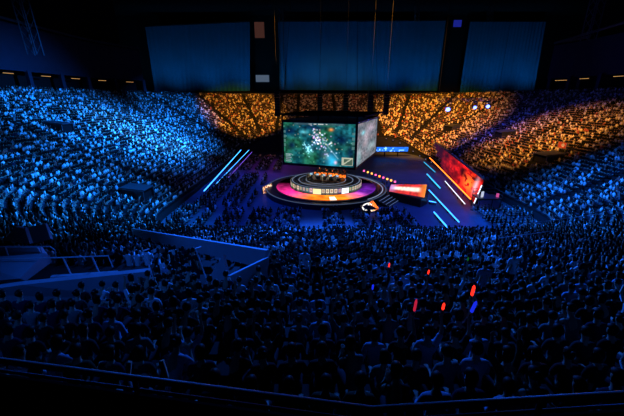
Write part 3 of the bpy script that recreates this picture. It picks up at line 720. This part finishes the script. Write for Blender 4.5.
wallpoly('front_wall', [at(-40, 330, y=8.27), at(152, 296, y=10.21), at(150, 268, y=10.21), at(24, 281, y=8.71), at(-40, 290, y=8.27)], .2, M['pale'], v2)
wallpoly('inner_wall', [at(52, 281, y=10.74), at(118, 276, y=11.26), at(118, 270.5, y=11.26), at(52, 275, y=10.74)], .15, M['pale'], v2)
v3 = tag(empty('stair_landing', at(20, 275, y=11.44)), 'stepped blue-lit landing block behind the low wall', 'landing')
wallpoly('landing_wall', [at(-30, 286, y=10.38), at(26, 281, y=10.56), at(52, 262, y=11.79), at(50, 256, y=11.79), at(-30, 262, y=11.09)], .3, M['pale'], v3)
wallpoly('upper_wall', [at(-30, 262, y=12.32), at(50, 258, y=12.67), at(42, 246, y=12.85), at(-30, 246, y=12.50)], .3, M['pale'], v3)
wallpoly('step_panel', [at(7, 240, y=14.96), at(34, 243, y=14.61), at(29, 228, y=14.78), at(20, 226, y=14.96)], .2, M['pale'], v3)
wallpoly('step_panel', [at(36, 243, y=14.43), at(53, 239, y=14.61), at(48, 224, y=14.96), at(31, 228, y=14.78)], .2, M['pale'], v3)
def railing(name, pts, posts, drop, label, r=.03):
    e = empty(name, pts[0]); MB().tube(pts, r, 6).build('top_rail', M['steel'], e)
    for p in posts: MB().tube([p, p+Vector(drop)], r, 6).build('post', M['steel'], e)
    return tag(e, label, 'handrail')
pa = [at(-20, 246.5, y=11.79), at(50, 246.5, y=11.97), at(55, 250, y=11.97), at(56, 257, y=11.97)]
railing('handrail', pa, [at(40, 246.5, y=11.94), at(5, 246.5, y=11.88)], (0, 0, -.7), 'upper handrail on the blue-lit landing', .025)
pa = [at(-20, 260, y=10.74), at(62, 257.5, y=11.09), at(108, 255.8, y=11.44), at(113, 267, y=11.44)]
railing('handrail', pa, [at(63, 257.5, y=11.11), at(92, 256.4, y=11.31)], (.13, 0, -.75), 'longer lower handrail with slanted posts above the low wall', .028)
for k, (a_, b_, ya, yb, lb) in enumerate((((562, 280), (640, 294.5), 12, 10.6, 'pale handrail crossing the near crowd, longest on the far side from the stair'), ((604, 271.5), (640, 277), 14, 12.8, 'short pale handrail just above the longest one in the near crowd'), ((528, 223.5), (603, 213.5), 29, 33, 'thin handrail slanting across the blue-lit seats below the amber crowd'), ((500, 238), (560, 230), 24, 26, 'lower thin handrail across the blue-lit seats'))):
    A, Bq = at(*a_, y=ya*.88), at(*b_, y=yb*.9); railing('handrail', [A, Bq], [A+(Bq-A)*.1, A+(Bq-A)*.5, A+(Bq-A)*.9], (0, 0, -1.0), lb, .022 if k < 2 else .03)
for k, (px, py, h_, lb) in enumerate(((144, 252, 1, 'slanted aisle post by the end of the low wall'), (196, 250, 1, 'slanted aisle post in front of the long parapet'))):
    e = empty('aisle_post', at(px+8, py+28, y=10.91)); MB().tube([at(px, py, y=11.09), at(px+10, py+28, y=10.91)], .025, 6).build('post', M['steel'], e); MB().tube([at(px-1, py-1, y=11.11), at(px+5, py-3, y=11.44)], .03, 6).build('grip', M['steel'], e); tag(e, lb, 'post')
# balcony rail in front of the camera
br = tag(empty('balcony_railing', (0, 1.6, 13.2)), 'dark balcony railing with two bars running along the bottom edge', 'railing')
k0, k1, k2 = at(-60, 352.5, z=14.2), at(372, 409.5, z=14.2), at(700, 389.5, z=14.2)
k0b = k0+(k0-k1).normalized()*8; k2b = k2+(k2-k1).normalized()*8
MB().tube([k0b, k0, k1], .022, 10).build('top_rail', M['steel'], br, True); MB().tube([k1, k2, k2b], .022, 10).build('top_rail', M['steel'], br, True)
dz = Vector((0, 0, -.10))
MB().tube([k0b+dz, k1+dz], .012, 8).build('lower_rail', M['dimsteel'], br, True); MB().tube([k1+dz, k2b+dz], .012, 8).build('lower_rail', M['dimsteel'], br, True)
for a_, b_ in ((k0b, k1), (k1, k2b)):
    d = Vector((0, 0, -.13)); l = Vector((0, 0, -1.0)); o_ = Vector((0, -.02, 0))
    MB().add([a_+d, b_+d, b_+l, a_+l, a_+d+o_, b_+d+o_, b_+l+o_, a_+l+o_], [(0, 1, 2, 3), (7, 6, 5, 4), (0, 4, 5, 1), (3, 2, 6, 7)]).build('infill_panel', M['black'], br)
for p in (k0, (k0+k1)/2, k1, (k1+k2)/2, k2): MB().tube([p, p+Vector((0, 0, -1.0))], .018, 8).build('post', M['dimsteel'], br)
mb = MB(); mb.add([k0b+Vector((0, .05, -1.0)), k1+Vector((0, .05, -1.0)), k2b+Vector((0, .05, -1.0)), (9, -6, 13.2), (-9, -6, 13.2)], [(0, 1, 2, 3, 4)]); mb.v = [(a, b, 13.2) for a, b, c in mb.v]
tag(mb.build('floor_balcony', M['black']), kind='structure')
# ------------------------------------------------------------------ the audience
def rows():
    """every seat of the bowl: (x, y, z of the tread, outward normal, row, which stretch)"""
    a, b = HW-RC, HL-RC; out = []; SP = .53
    straight = [((CX+HW, CY-b), (0, 1), 2*b, (1, 0)), ((CX+a, CY+HL), (-1, 0), 2*a, (0, 1)), ((CX-HW, CY+b), (0, -1), 2*b, (-1, 0)), ((CX-a, CY-HL), (1, 0), 2*a, (0, -1))]
    corners = [(CX+a, CY+b, 0), (CX-a, CY+b, PI/2), (CX-a, CY-b, PI), (CX+a, CY-b, 1.5*PI)]
    for k in range(46):
        t = k*ROW+.62
        for (p, d, L, nr) in straight:
            z0, sl, T = prof(*nr)
            if k*ROW+ROW > T: continue
            for i in range(int(L/SP)):
                s = (i+.5)*SP
                if (s % 13.) < 1.15 and nr[1] > -.5: continue
                out.append((p[0]+d[0]*s+nr[0]*t, p[1]+d[1]*s+nr[1]*t, z0+sl*k*ROW, nr[0], nr[1], k))
        for (cx, cy, a0) in corners:
            R = RC+t; n_ = int(R*PI/2/SP)
            for i in range(n_):
                th = a0+(i+.5)/n_*PI/2; nr = (math.cos(th), math.sin(th)); z0, sl, T = prof(*nr)
                if k*ROW+ROW > T: continue
                f = (th-a0)/(PI/2)*4; e_ = abs(f-round(f))/4*(PI/2)*R
                if e_ < .6 and k > 2 and nr[1] > -.45: continue
                out.append((cx+R*nr[0], cy+R*nr[1], z0+sl*k*ROW, nr[0], nr[1], k))
    return out
def terr(x, y):
    a, b = HW-RC, HL-RC; dx = abs(x-CX)-a; dy = abs(y-CY)-b
    ux, uy = max(dx, 0), max(dy, 0); L = math.hypot(ux, uy)
    if L < 1e-6: return 0, 0, (1, 0)
    n_ = (ux/L*math.copysign(1, x-CX), uy/L*math.copysign(1, y-CY)); z0, sl, T = prof(*n_); return (z0+sl*max(0, L-RC) if L > RC else 0), L-RC, n_
def hit(px, py):
    d = at(px, py, y=1.)-Vector((0, 0, HC)); k = 20.
    while k < 170:
        p = Vector((0, 0, HC))+d*k; h, t, n_ = terr(p.x, p.y)
        if t > 0 and p.z < h+1.0: return Vector((p.x, p.y, h)), n_
        k += .2
    return None, None
HOODS = []
for px, py, w_, lb in ((452, 126, 3.4, 'amber crowd, nearest the screen cube'), (505, 132, 3.4, 'amber crowd, in the middle of the stand'), (549, 155, 3.4, 'amber crowd, closest to the blue seats'), (137, 189, 2.8, 'blue crowd, halfway down the stand'), (58, 124, 2.6, 'blue crowd, high up near the rim')):
    p, n_ = hit(px, py)
    if p is None: continue
    HOODS.append((p, w_)); rz = math.atan2(n_[1], n_[0])-PI/2; e = empty('stair_hood', p, rz)
    X = Vector((math.cos(rz), math.sin(rz), 0)); Yv = Vector((n_[0], n_[1], 0))
    for sx in (-1, 1): MB().prism([p+X*sx*w_/2-Yv*1.6+Vector((0, 0, -.6)), p+X*sx*w_/2+Yv*1.6+Vector((0, 0, .4)), p+X*sx*w_/2+Yv*1.6+Vector((0, 0, 1.33)), p+X*sx*w_/2-Yv*1.6+Vector((0, 0, .95))], .14*sx).build('side_wall', M['dimsteel'], e)
    MB().prism([p-X*w_/2-Yv*1.7+Vector((0, 0, .95)), p+X*w_/2-Yv*1.7+Vector((0, 0, .95)), p+X*w_/2+Yv*1.7+Vector((0, 0, 1.35)), p-X*w_/2+Yv*1.7+Vector((0, 0, 1.35))], .14).build('roof', M['dimsteel'], e)
    MB().prism([p-X*w_/2-Yv*1.2+Vector((0, 0, -.5)), p+X*w_/2-Yv*1.2+Vector((0, 0, -.5)), p+X*w_/2-Yv*1.2+Vector((0, 0, .95)), p-X*w_/2-Yv*1.2+Vector((0, 0, .95))], .1).build('doorway_shade', M['black'], e)  # black sheet painted as the shade inside the entrance
    tag(e, 'flat-roofed stair entrance in the '+lb, 'stair entrance', 'stair entrances in the stands')
p, n_ = hit(563, 150.5)
e = tag(empty('banner', p), 'small red and orange banner held up in the amber-lit crowd', 'banner')
X = Vector((-n_[1], n_[0], 0)); up = Vector((0, 0, .95)); b_ = p+Vector((0, 0, 1.45))-Vector((n_[0], n_[1], 0))*.4
grid_painted('cloth', b_-X*.95, b_+X*.95, b_-X*.95+up, b_+X*.95+up, 24, 12, lambda u, v: np.array([.9, .10, .02])*(.5+.7*vnoise(u, v, 6, 4, 91))[..., None]+(np.hypot((u-.4)/.2, (v-.5)/.3) < 1)[..., None]*np.array([.2, .35, .15]), mat_painted_glow('self-glowing banner', .75), e)  # cloth glows by itself: the light on it is put into its colour
for sx in (-1, 1): MB().tube([b_+X*sx*.95+Vector((0, 0, -.5)), b_+X*sx*.95+up], .03, 5).build('pole', M['steel'], e)
seats = rows()
def in_vom(x, y, z):
    px, py, d = proj((x, y, z+.9))
    for a, b in WALLS:
        q = Vector((x, y)); f = max(0, min(1, (q-a).dot(b-a)/(b-a).length_squared))
        if (q-(a+(b-a)*f)).length < .55: return True
    if d > 30 or px > 275: return False
    if y > 7.7+max(0, px)*.0135 and px < 156 and 238 < py and y < 14.6: return True
    if 196 < px < 268 and 9.8+max(0, px-230)*.04 < y < 12.9+(264-px)*.03: return True
    return False
aud = []
for s in seats:
    x, y, z, nx, ny, k = s
    q = proj((x, y, z+1.1))
    if q[2] < 2 or not (-260 < q[0] < 884) or y < 2: continue
    if in_vom(x, y, z): continue
    if any((Vector((x, y, 0))-Vector((h.x, h.y, 0))).length < w_*.5+.9 for h, w_ in HOODS): continue
    if random.random() < (.03 if q[2] < 25 else .08): continue
    if y < 7.2 and False: continue
    aud.append((q[2], x, y, z, nx, ny, k))
def inside(x, y, m=.75):
    a, b = max(0, abs(x-CX)-(HW-RC)), max(0, abs(y-CY)-(HL-RC)); return math.hypot(a, b) < RC-m
# floor blocks: rows of chairs turned to the stage
for (x0, x1, y0, y1, step) in ((-19, -9.5, 46, 67, .85), (-13.5, -1.5, 36.2, 43.4, .9), (.5, 13.5, 35.2, 43.6, .9), (-18, -7, 72, 90, .95), (-20.2, -14, 34.8, 45.4, .85), (22.5, 31, 34, 45, .85)):
    yy = y0
    while yy < y1:
        xx = x0
        while xx < x1:
            if random.random() < .85 and ((xx-x0) % 4.0) > .7 and math.hypot(xx-SC.x, yy-SC.y) > 12.4 and inside(xx, yy):
                dx, dy = SC.x-xx, SC.y-yy; L = math.hypot(dx, dy); aud.append((proj((xx, yy, 1))[2], xx, yy, 0., -dx/L, -dy/L, -1))
            xx += .58
        yy += step
aud.sort()
# --- the 285 nearest are people of their own
NEAR = []
rest = []
def rail_y(px): return 361+px*.131 if px < 372 else 409.5-(px-372)*.061
for a_ in aud:
    d, x, y, z, nx, ny, k = a_
    qh = proj((x, y, z+1.15))
    if len(NEAR) < 285 and -6 < qh[0] < 630 and k >= 0 and qh[1] < rail_y(qh[0])+4: NEAR.append(a_)
    elif qh[1] > rail_y(qh[0])+45: continue
    else: rest.append(a_)
SHIRTS = [('black', (.012, .012, .014)), ('black', (.014, .014, .018)), ('black', (.01, .01, .012)), ('charcoal', (.035, .035, .04)), ('navy', (.015, .02, .05)), ('grey', (.18, .19, .2)), ('white', (.62, .63, .65)), ('pale-blue', (.35, .42, .55)), ('dark-red', (.12, .015, .02)), ('olive', (.05, .055, .03))]
HC_ = [('black-haired', (.008, .007, .007)), ('black-haired', (.006, .006, .006)), ('brown-haired', (.03, .018, .011))]
ST = [('short', 'short'), ('short', 'short'), ('long', 'long'), ('bob', 'bobbed'), ('bun', 'tied-up')]
rowsets = {}
for a_ in NEAR: rowsets.setdefault(a_[6], []).append(a_)
order = sorted(rowsets, reverse=True)
ordw = ordn+['sixteenth', 'seventeenth', 'eighteenth', 'nineteenth', 'twentieth', 'twenty-first', 'twenty-second', 'twenty-third', 'twenty-fourth', 'twenty-fifth', 'twenty-sixth', 'twenty-seventh', 'twenty-eighth', 'twenty-ninth', 'thirtieth', 'thirty-first', 'thirty-second', 'thirty-third', 'thirty-fourth', 'thirty-fifth', 'thirty-sixth', 'thirty-seventh', 'thirty-eighth', 'thirty-ninth', 'fortieth', 'forty-first', 'forty-second', 'forty-third', 'forty-fourth', 'forty-fifth']
# who holds a glow stick: the spectator nearest to each
STICKS = [(469, 294, 'redglow', 'bright red'), (475, 305, 'blueglow', 'blue'), (427, 312, 'pinkglow', 'pink-red'), (446, 314, 'redglow', 'red'), (431, 273, 'redglow', 'small red'), (386, 269, 'redglow', 'tiny red'), (376, 287, 'blueglow', 'dim blue'), (475, 264, 'greenglow', 'stand-in dim green')]  # the green stick stands in for green light on a hat
J = TPL['raise']['J']; hand = J['par']
holder = {}
for px, py, mk, w in STICKS:
    best = None
    for i, a_ in enumerate(NEAR):
        if i in holder: continue
        d, x, y, z, nx, ny, k = a_; fx, fy = -nx, -ny; rx, ry = fy, -fx
        h = (x+rx*hand.x+fx*hand.y, y+ry*hand.x+fy*hand.y, z+hand.z+.12); q = proj(h); e_ = (q[0]-px)**2+(q[1]-py)**2
        if best is None or e_ < best[0]: best = (e_, i)
    holder[best[1]] = (mk, w)
pos_of = {}
for r_ in rowsets:
    for j, a_ in enumerate(sorted(rowsets[r_], key=lambda a: a[1])): pos_of[a_] = (order.index(r_), j)
for i, a_ in enumerate(NEAR):
    d, x, y, z, nx, ny, k = a_; fx, fy = -nx, -ny
    ri, ci = pos_of[a_]; sw, scol = random.choice(SHIRTS); hw_, hcol = random.choice(HC_); hs, hsw = random.choice(ST)
    kd = random.choices(['sit', 'lean', 'stand', 'cheer'], [.62, .28, .05 if 9 < y < 14 else .0, .04])[0]
    if i in holder: kd = 'raise'
    px = proj((x, y, z+1.2))
    if abs(px[0]-156) < 7 and 275 < px[1] < 300 and kd != 'raise': sw, scol = 'white', (.62, .63, .65)
    rz = math.atan2(-fx, fy)+random.uniform(-.18, .18); s = random.uniform(.94, 1.05)
    pos = (x+random.uniform(-.04, .04), y+random.uniform(-.03, .03)-(0 if kd != 'stand' else 0), z)
    if kd == 'stand': pos = (pos[0]+fx*.4, pos[1]+fy*.4, z)
    p = person('spectator', kd, pos, rz, scol, hs, skin=random.choice([(.5, .33, .25), (.56, .38, .29), (.42, .27, .2)]), haircol=hcol, scale=s, jacket=random.random() < .3, shoes=False, headturn=random.uniform(-.3, .3))
    act = {'sit': '', 'lean': ' leaning forward', 'stand': ' standing', 'cheer': ' arms raised', 'raise': ' raising light stick'}[kd]
    tag(p, f'{hsw}-haired spectator in {sw} top{act}, {ordw[ri]} row past railing, {ordw[ci]} from stair side', 'person', 'spectators in the near stand')
    if i in holder:
        mk, w = holder[i]; h = Vector(pos)+Matrix.Rotation(rz, 3, 'Z') @ (hand*s); dr = Matrix.Rotation(rz, 3, 'Z') @ Vector((.12 if w != 'blue' else .3, .1, 1)).normalized()
        e = empty('light_stick', h); MB().tube([h-dr*.05, h+dr*.11], .017, 8).build('handle', M['blackmetal'], e)
        L = .26 if w in ('bright red', 'pink-red', 'blue') else .15; rr = .034 if w in ('bright red', 'blue') else .027
        MB().tube([h+dr*.11, h+dr*.13, h+dr*(.11+L*.8), h+dr*(.11+L)], [.018, rr, rr, rr*.4], 10).build('glow_tube', M[mk], e, True)
        tag(e, f'{w} glowing light stick raised by spectator in {sw} top, {ordw[ri]} row past railing', 'light stick', 'light sticks')
# --- everyone else is one crowd
def crowd_template(detail, arms_up=False):
    """low person: list of (verts, quads/tris as polygons, colour id); ids 0 skin 1 hair 2 shirt 3 trousers"""
    V = []; Fq = []; C = []
    def ringstack(sections, n, cid, cap=True):
        b = len(V)
        for (c, rx, ry) in sections:
            for k_ in range(n):
                a = 2*PI*k_/n; V.append((c[0]+rx*math.cos(a), c[1]+ry*math.sin(a), c[2]))
        for i in range(len(sections)-1):
            for k_ in range(n): Fq.append((b+i*n+k_, b+i*n+(k_+1) % n, b+(i+1)*n+(k_+1) % n, b+(i+1)*n+k_)); C.append(cid(i, k_) if callable(cid) else cid)
    nn = 6 if detail else 5
    ringstack([((0, 0, .42), .17, .13), ((0, .02, .70), .16, .11), ((0, .03, .93), .20, .11), ((0, .035, 1.03), .14, .08), ((0, .04, 1.08), .05, .05)], nn, 2)
    hz = 1.20
    ringstack([((0, .045, 1.06), .05, .05), ((0, .06, hz-.06), .07, .085), ((0, .05, hz+.03), .085, .10), ((0, .045, hz+.10), .06, .075), ((0, .04, hz+.125), .01, .01)], nn+1,
              lambda i, k_: 1 if (i >= 2 or (i == 1 and not (0 < k_ < (nn+1)/2-.3)) or (i == 0 and k_ > (nn+1)/2)) else 0)
    def limb(p0, p1, r0, r1, cid, n=4):
        p0, p1 = Vector(p0), Vector(p1); d = (p1-p0).normalized(); a = d.orthogonal().normalized(); b_ = d.cross(a); b = len(V)
        for p, r in ((p0, r0), (p1, r1)):
            for k_ in range(n): V.append(tuple(p+(a*math.cos(2*PI*k_/n)+b_*math.sin(2*PI*k_/n))*r))
        for k_ in range(n): Fq.append((b+k_, b+(k_+1) % n, b+n+(k_+1) % n, b+n+k_)); C.append(cid)
        Fq.append(tuple(b+n+k_ for k_ in range(n))); C.append(cid)
    for s in (-1, 1):
        if arms_up:
            limb((s*.19, .04, .95), (s*.27, .15, 1.15), .055, .045, 2); limb((s*.27, .15, 1.15), (s*.22, .2, 1.42), .04, .04, 0)
        else:
            limb((s*.20, .03, .97), (s*.25, .07, .70), .058, .048, 2); limb((s*.25, .07, .70), (s*.12, .32, .62), .042, .035, 0)
        limb((s*.09, .03, .48), (s*.13, .44, .50), .09, .07, 3)
        if detail: limb((s*.13, .44, .50), (s*.13, .45, .03), .06, .045, 3)
    return np.array(V), Fq, np.array(C)
tm = [crowd_template(True), crowd_template(True, True), crowd_template(False), crowd_template(False, True)]
def srgb(*c): return c
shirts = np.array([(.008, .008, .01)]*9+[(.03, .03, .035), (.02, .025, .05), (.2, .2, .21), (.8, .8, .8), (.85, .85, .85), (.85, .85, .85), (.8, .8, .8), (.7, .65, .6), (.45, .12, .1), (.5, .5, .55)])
rest_np = np.array([r[1:] for r in rest]); dep = np.array([r[0] for r in rest]); N = len(rest)
up = rng.random(N) < .05; kindi = np.where(dep < 32, 0, 2)+up
allV, allL, allS, allC = [], [], [], []; off = 0
for ti, (V, Fq, C) in enumerate(tm):
    sel = np.where(kindi == ti)[0]
    if len(sel) == 0: continue
    R = rest_np[sel]; rz = np.arctan2(R[:, 3], -R[:, 4])+rng.uniform(-.3, .3, len(sel)); s = rng.uniform(.92, 1.06, len(sel))
    lean = rng.normal(.05, .12, len(sel))
    X = V[None, :, 0]*s[:, None]; Yv = (V[None, :, 1]+lean[:, None]*np.clip(V[None, :, 2]-.5, 0, None))*s[:, None]; Z = V[None, :, 2]*s[:, None]
    c, sn = np.cos(rz)[:, None], np.sin(rz)[:, None]
    P = np.stack([X*c-Yv*sn+R[:, 0:1]+rng.uniform(-.07, .07, (len(sel), 1)), X*sn+Yv*c+R[:, 1:2]+rng.uniform(-.05, .05, (len(sel), 1)), Z+R[:, 2:3]], -1)
    loops = np.concatenate([np.array(f) for f in Fq]); sizes = np.array([len(f) for f in Fq])
    allV.append(P.reshape(-1, 3)); allL.append((loops[None, :]+(np.arange(len(sel))*len(V))[:, None]+off).ravel()); allS.append(np.tile(sizes, len(sel)))
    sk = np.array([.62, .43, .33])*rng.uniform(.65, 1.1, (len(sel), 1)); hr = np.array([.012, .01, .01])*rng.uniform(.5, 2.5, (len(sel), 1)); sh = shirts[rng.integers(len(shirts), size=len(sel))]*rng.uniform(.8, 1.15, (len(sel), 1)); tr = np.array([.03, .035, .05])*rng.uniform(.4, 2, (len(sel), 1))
    pal = np.stack([sk, hr, sh, tr], 1); fc = pal[:, C, :]
    allC.append(np.repeat(fc, sizes, axis=1).reshape(-1, 3)); off += len(sel)*len(V)
Vv = np.concatenate(allV); Lv = np.concatenate(allL).astype(np.int32); Sv = np.concatenate(allS).astype(np.int32); Cv = np.concatenate(allC)
me = bpy.data.meshes.new('crowd'); me.vertices.add(len(Vv)); me.vertices.foreach_set('co', Vv.astype(np.float32).ravel())
me.loops.add(len(Lv)); me.loops.foreach_set('vertex_index', Lv); me.polygons.add(len(Sv))
st_ = np.concatenate([[0], np.cumsum(Sv)[:-1]]).astype(np.int32); me.polygons.foreach_set('loop_start', st_)
ca = me.color_attributes.new('Col', 'FLOAT_COLOR', 'CORNER'); ca.data.foreach_set('color', np.concatenate([Cv, np.ones((len(Cv), 1))], 1).astype(np.float32).ravel())
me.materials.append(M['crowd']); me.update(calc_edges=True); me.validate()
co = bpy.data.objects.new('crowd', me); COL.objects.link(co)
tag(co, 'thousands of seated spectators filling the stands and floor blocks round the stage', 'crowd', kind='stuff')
print('people', len(NEAR), N, 'verts', len(Vv))

# ------------------------------------------------------------------ lights
def spot(loc, target, col, power, angle, blend=.6, r=.6):
    l = bpy.data.lights.new('spot', 'SPOT'); l.color = col; l.energy = power; l.spot_size = math.radians(angle); l.spot_blend = blend; l.shadow_soft_size = r
    o = bpy.data.objects.new('spot_light', l); COL.objects.link(o); o.location = loc; o.rotation_euler = (Vector(target)-Vector(loc)).to_track_quat('-Z', 'Y').to_euler(); return o
def pointl(loc, col, power, r=.5):
    l = bpy.data.lights.new('point', 'POINT'); l.color = col; l.energy = power; l.shadow_soft_size = r
    o = bpy.data.objects.new('point_light', l); COL.objects.link(o); o.location = loc; return o
BL = (.015, .17, 1.); CYB = (.03, .33, 1.); AM = (1., .42, .04)
kW = 1000
CYB = (.012, .25, 1.)
spot((0, 58, 30), (-42, 66, 10), CYB, 340*kW, 56, 1)
spot((0, 62, 30), (-36, 72, 8), (.07, .42, 1.), 170*kW, 34, 1)
spot((-2, 66, 30), (-34, 84, 8), CYB, 330*kW, 36, 1)
spot((0, 50, 30), (-28, 34, 5), CYB, 240*kW, 56, 1)
spot((0, 60, 36), (-23, 114, 11), AM, 230*kW, 28, .5)
spot((-2, 64, 30), (-44, 106, 11), CYB, 240*kW, 26, .8)
spot((6, 60, 40), (8, 124, 14), AM, 55*kW, 40, .8)
spot((8, 60, 42), (37, 105, 8), AM, 450*kW, 43, .8)
spot((10, 58, 42), (47, 67, 7), AM, 230*kW, 36, 1)
spot((8, 52, 30), (38, 33, 4), (.012, .2, 1.), 210*kW, 56, .8)
spot((2, 52, 30), (3, 26, 3.5), BL, 330*kW, 57, .9)
spot((3, 45, 26), (0, 8, 9), BL, 24*kW, 60, .9)
spot((-14, -8, 30), (-6.5, 13.5, 8.5), BL, 10*kW, 24, .9, .3)  # added blue fill from behind the camera, brightens the parapet walls
spot((-14, 40, 28), (-8, 44, 0), (.01, .09, 1.), 36*kW, 50, 1)
spot((22, 40, 28), (16, 40, 0), (.01, .10, 1.), 44*kW, 50, 1)
spot((-18, 70, 28), (-16, 62, 0), (.01, .09, 1.), 40*kW, 60, 1)
spot((24, 70, 28), (22, 62, 0), (.01, .12, 1.), 26*kW, 60, 1)
spot((-12, 92, 28), (-10, 78, 0), (.5, .06, .8), 24*kW, 46, 1)
spot((-12, 70, 20), tuple(at(267, 158, z=0)), (1, .35, .08), 5*kW, 14, 1)
for a_, c_ in ((-3.2, (1., .72, .35)), (0, (1., .85, .65)), (3.2, (1., .72, .35))): spot(cpt(a_, -6.6, 5.5), cptS(a_*.75, -1.6, 2.4), c_, 1.5*kW, 95, .8, .15)
for px_, py_, pw in ((418, 239, 9), (256, 237, 8), (218, 196, 16), (345, 224, 5), (252, 180, 8)):
    g = at(px_, py_, z=0); spot((g.x, g.y+6, 24), g, (.01, .13, 1.), pw*kW, 20, 1)
for k in range(12):
    x = -66+k*13.5; spot((x, 124, 21), (x+1, 134, 30), (.03, .48, 1.), 2.9*kW, 125, 1)
for p in LAMPS: pointl(p+Vector((-.3, -1.2, -.3)), (.05, .09, 1), 1.6*kW, .3)
w = bpy.data.worlds.new('World'); sc.world = w; w.use_nodes = True
w.node_tree.nodes['Background'].inputs[0].default_value = (.01, .05, .25, 1); w.node_tree.nodes['Background'].inputs[1].default_value = .012
# ------------------------------------------------------------------ camera
cam = bpy.data.cameras.new('camera'); cam.sensor_width = 36; cam.lens = F/624*36; cam.clip_start = .05; cam.clip_end = 600
co_ = bpy.data.objects.new('camera', cam); COL.objects.link(co_); co_.location = (0, 0, HC); co_.rotation_euler = (PI/2-PITCH, 0, 0); sc.camera = co_
sc.view_settings.view_transform = 'Standard'; sc.view_settings.look = 'None'; sc.view_settings.exposure = 0; sc.view_settings.gamma = .85
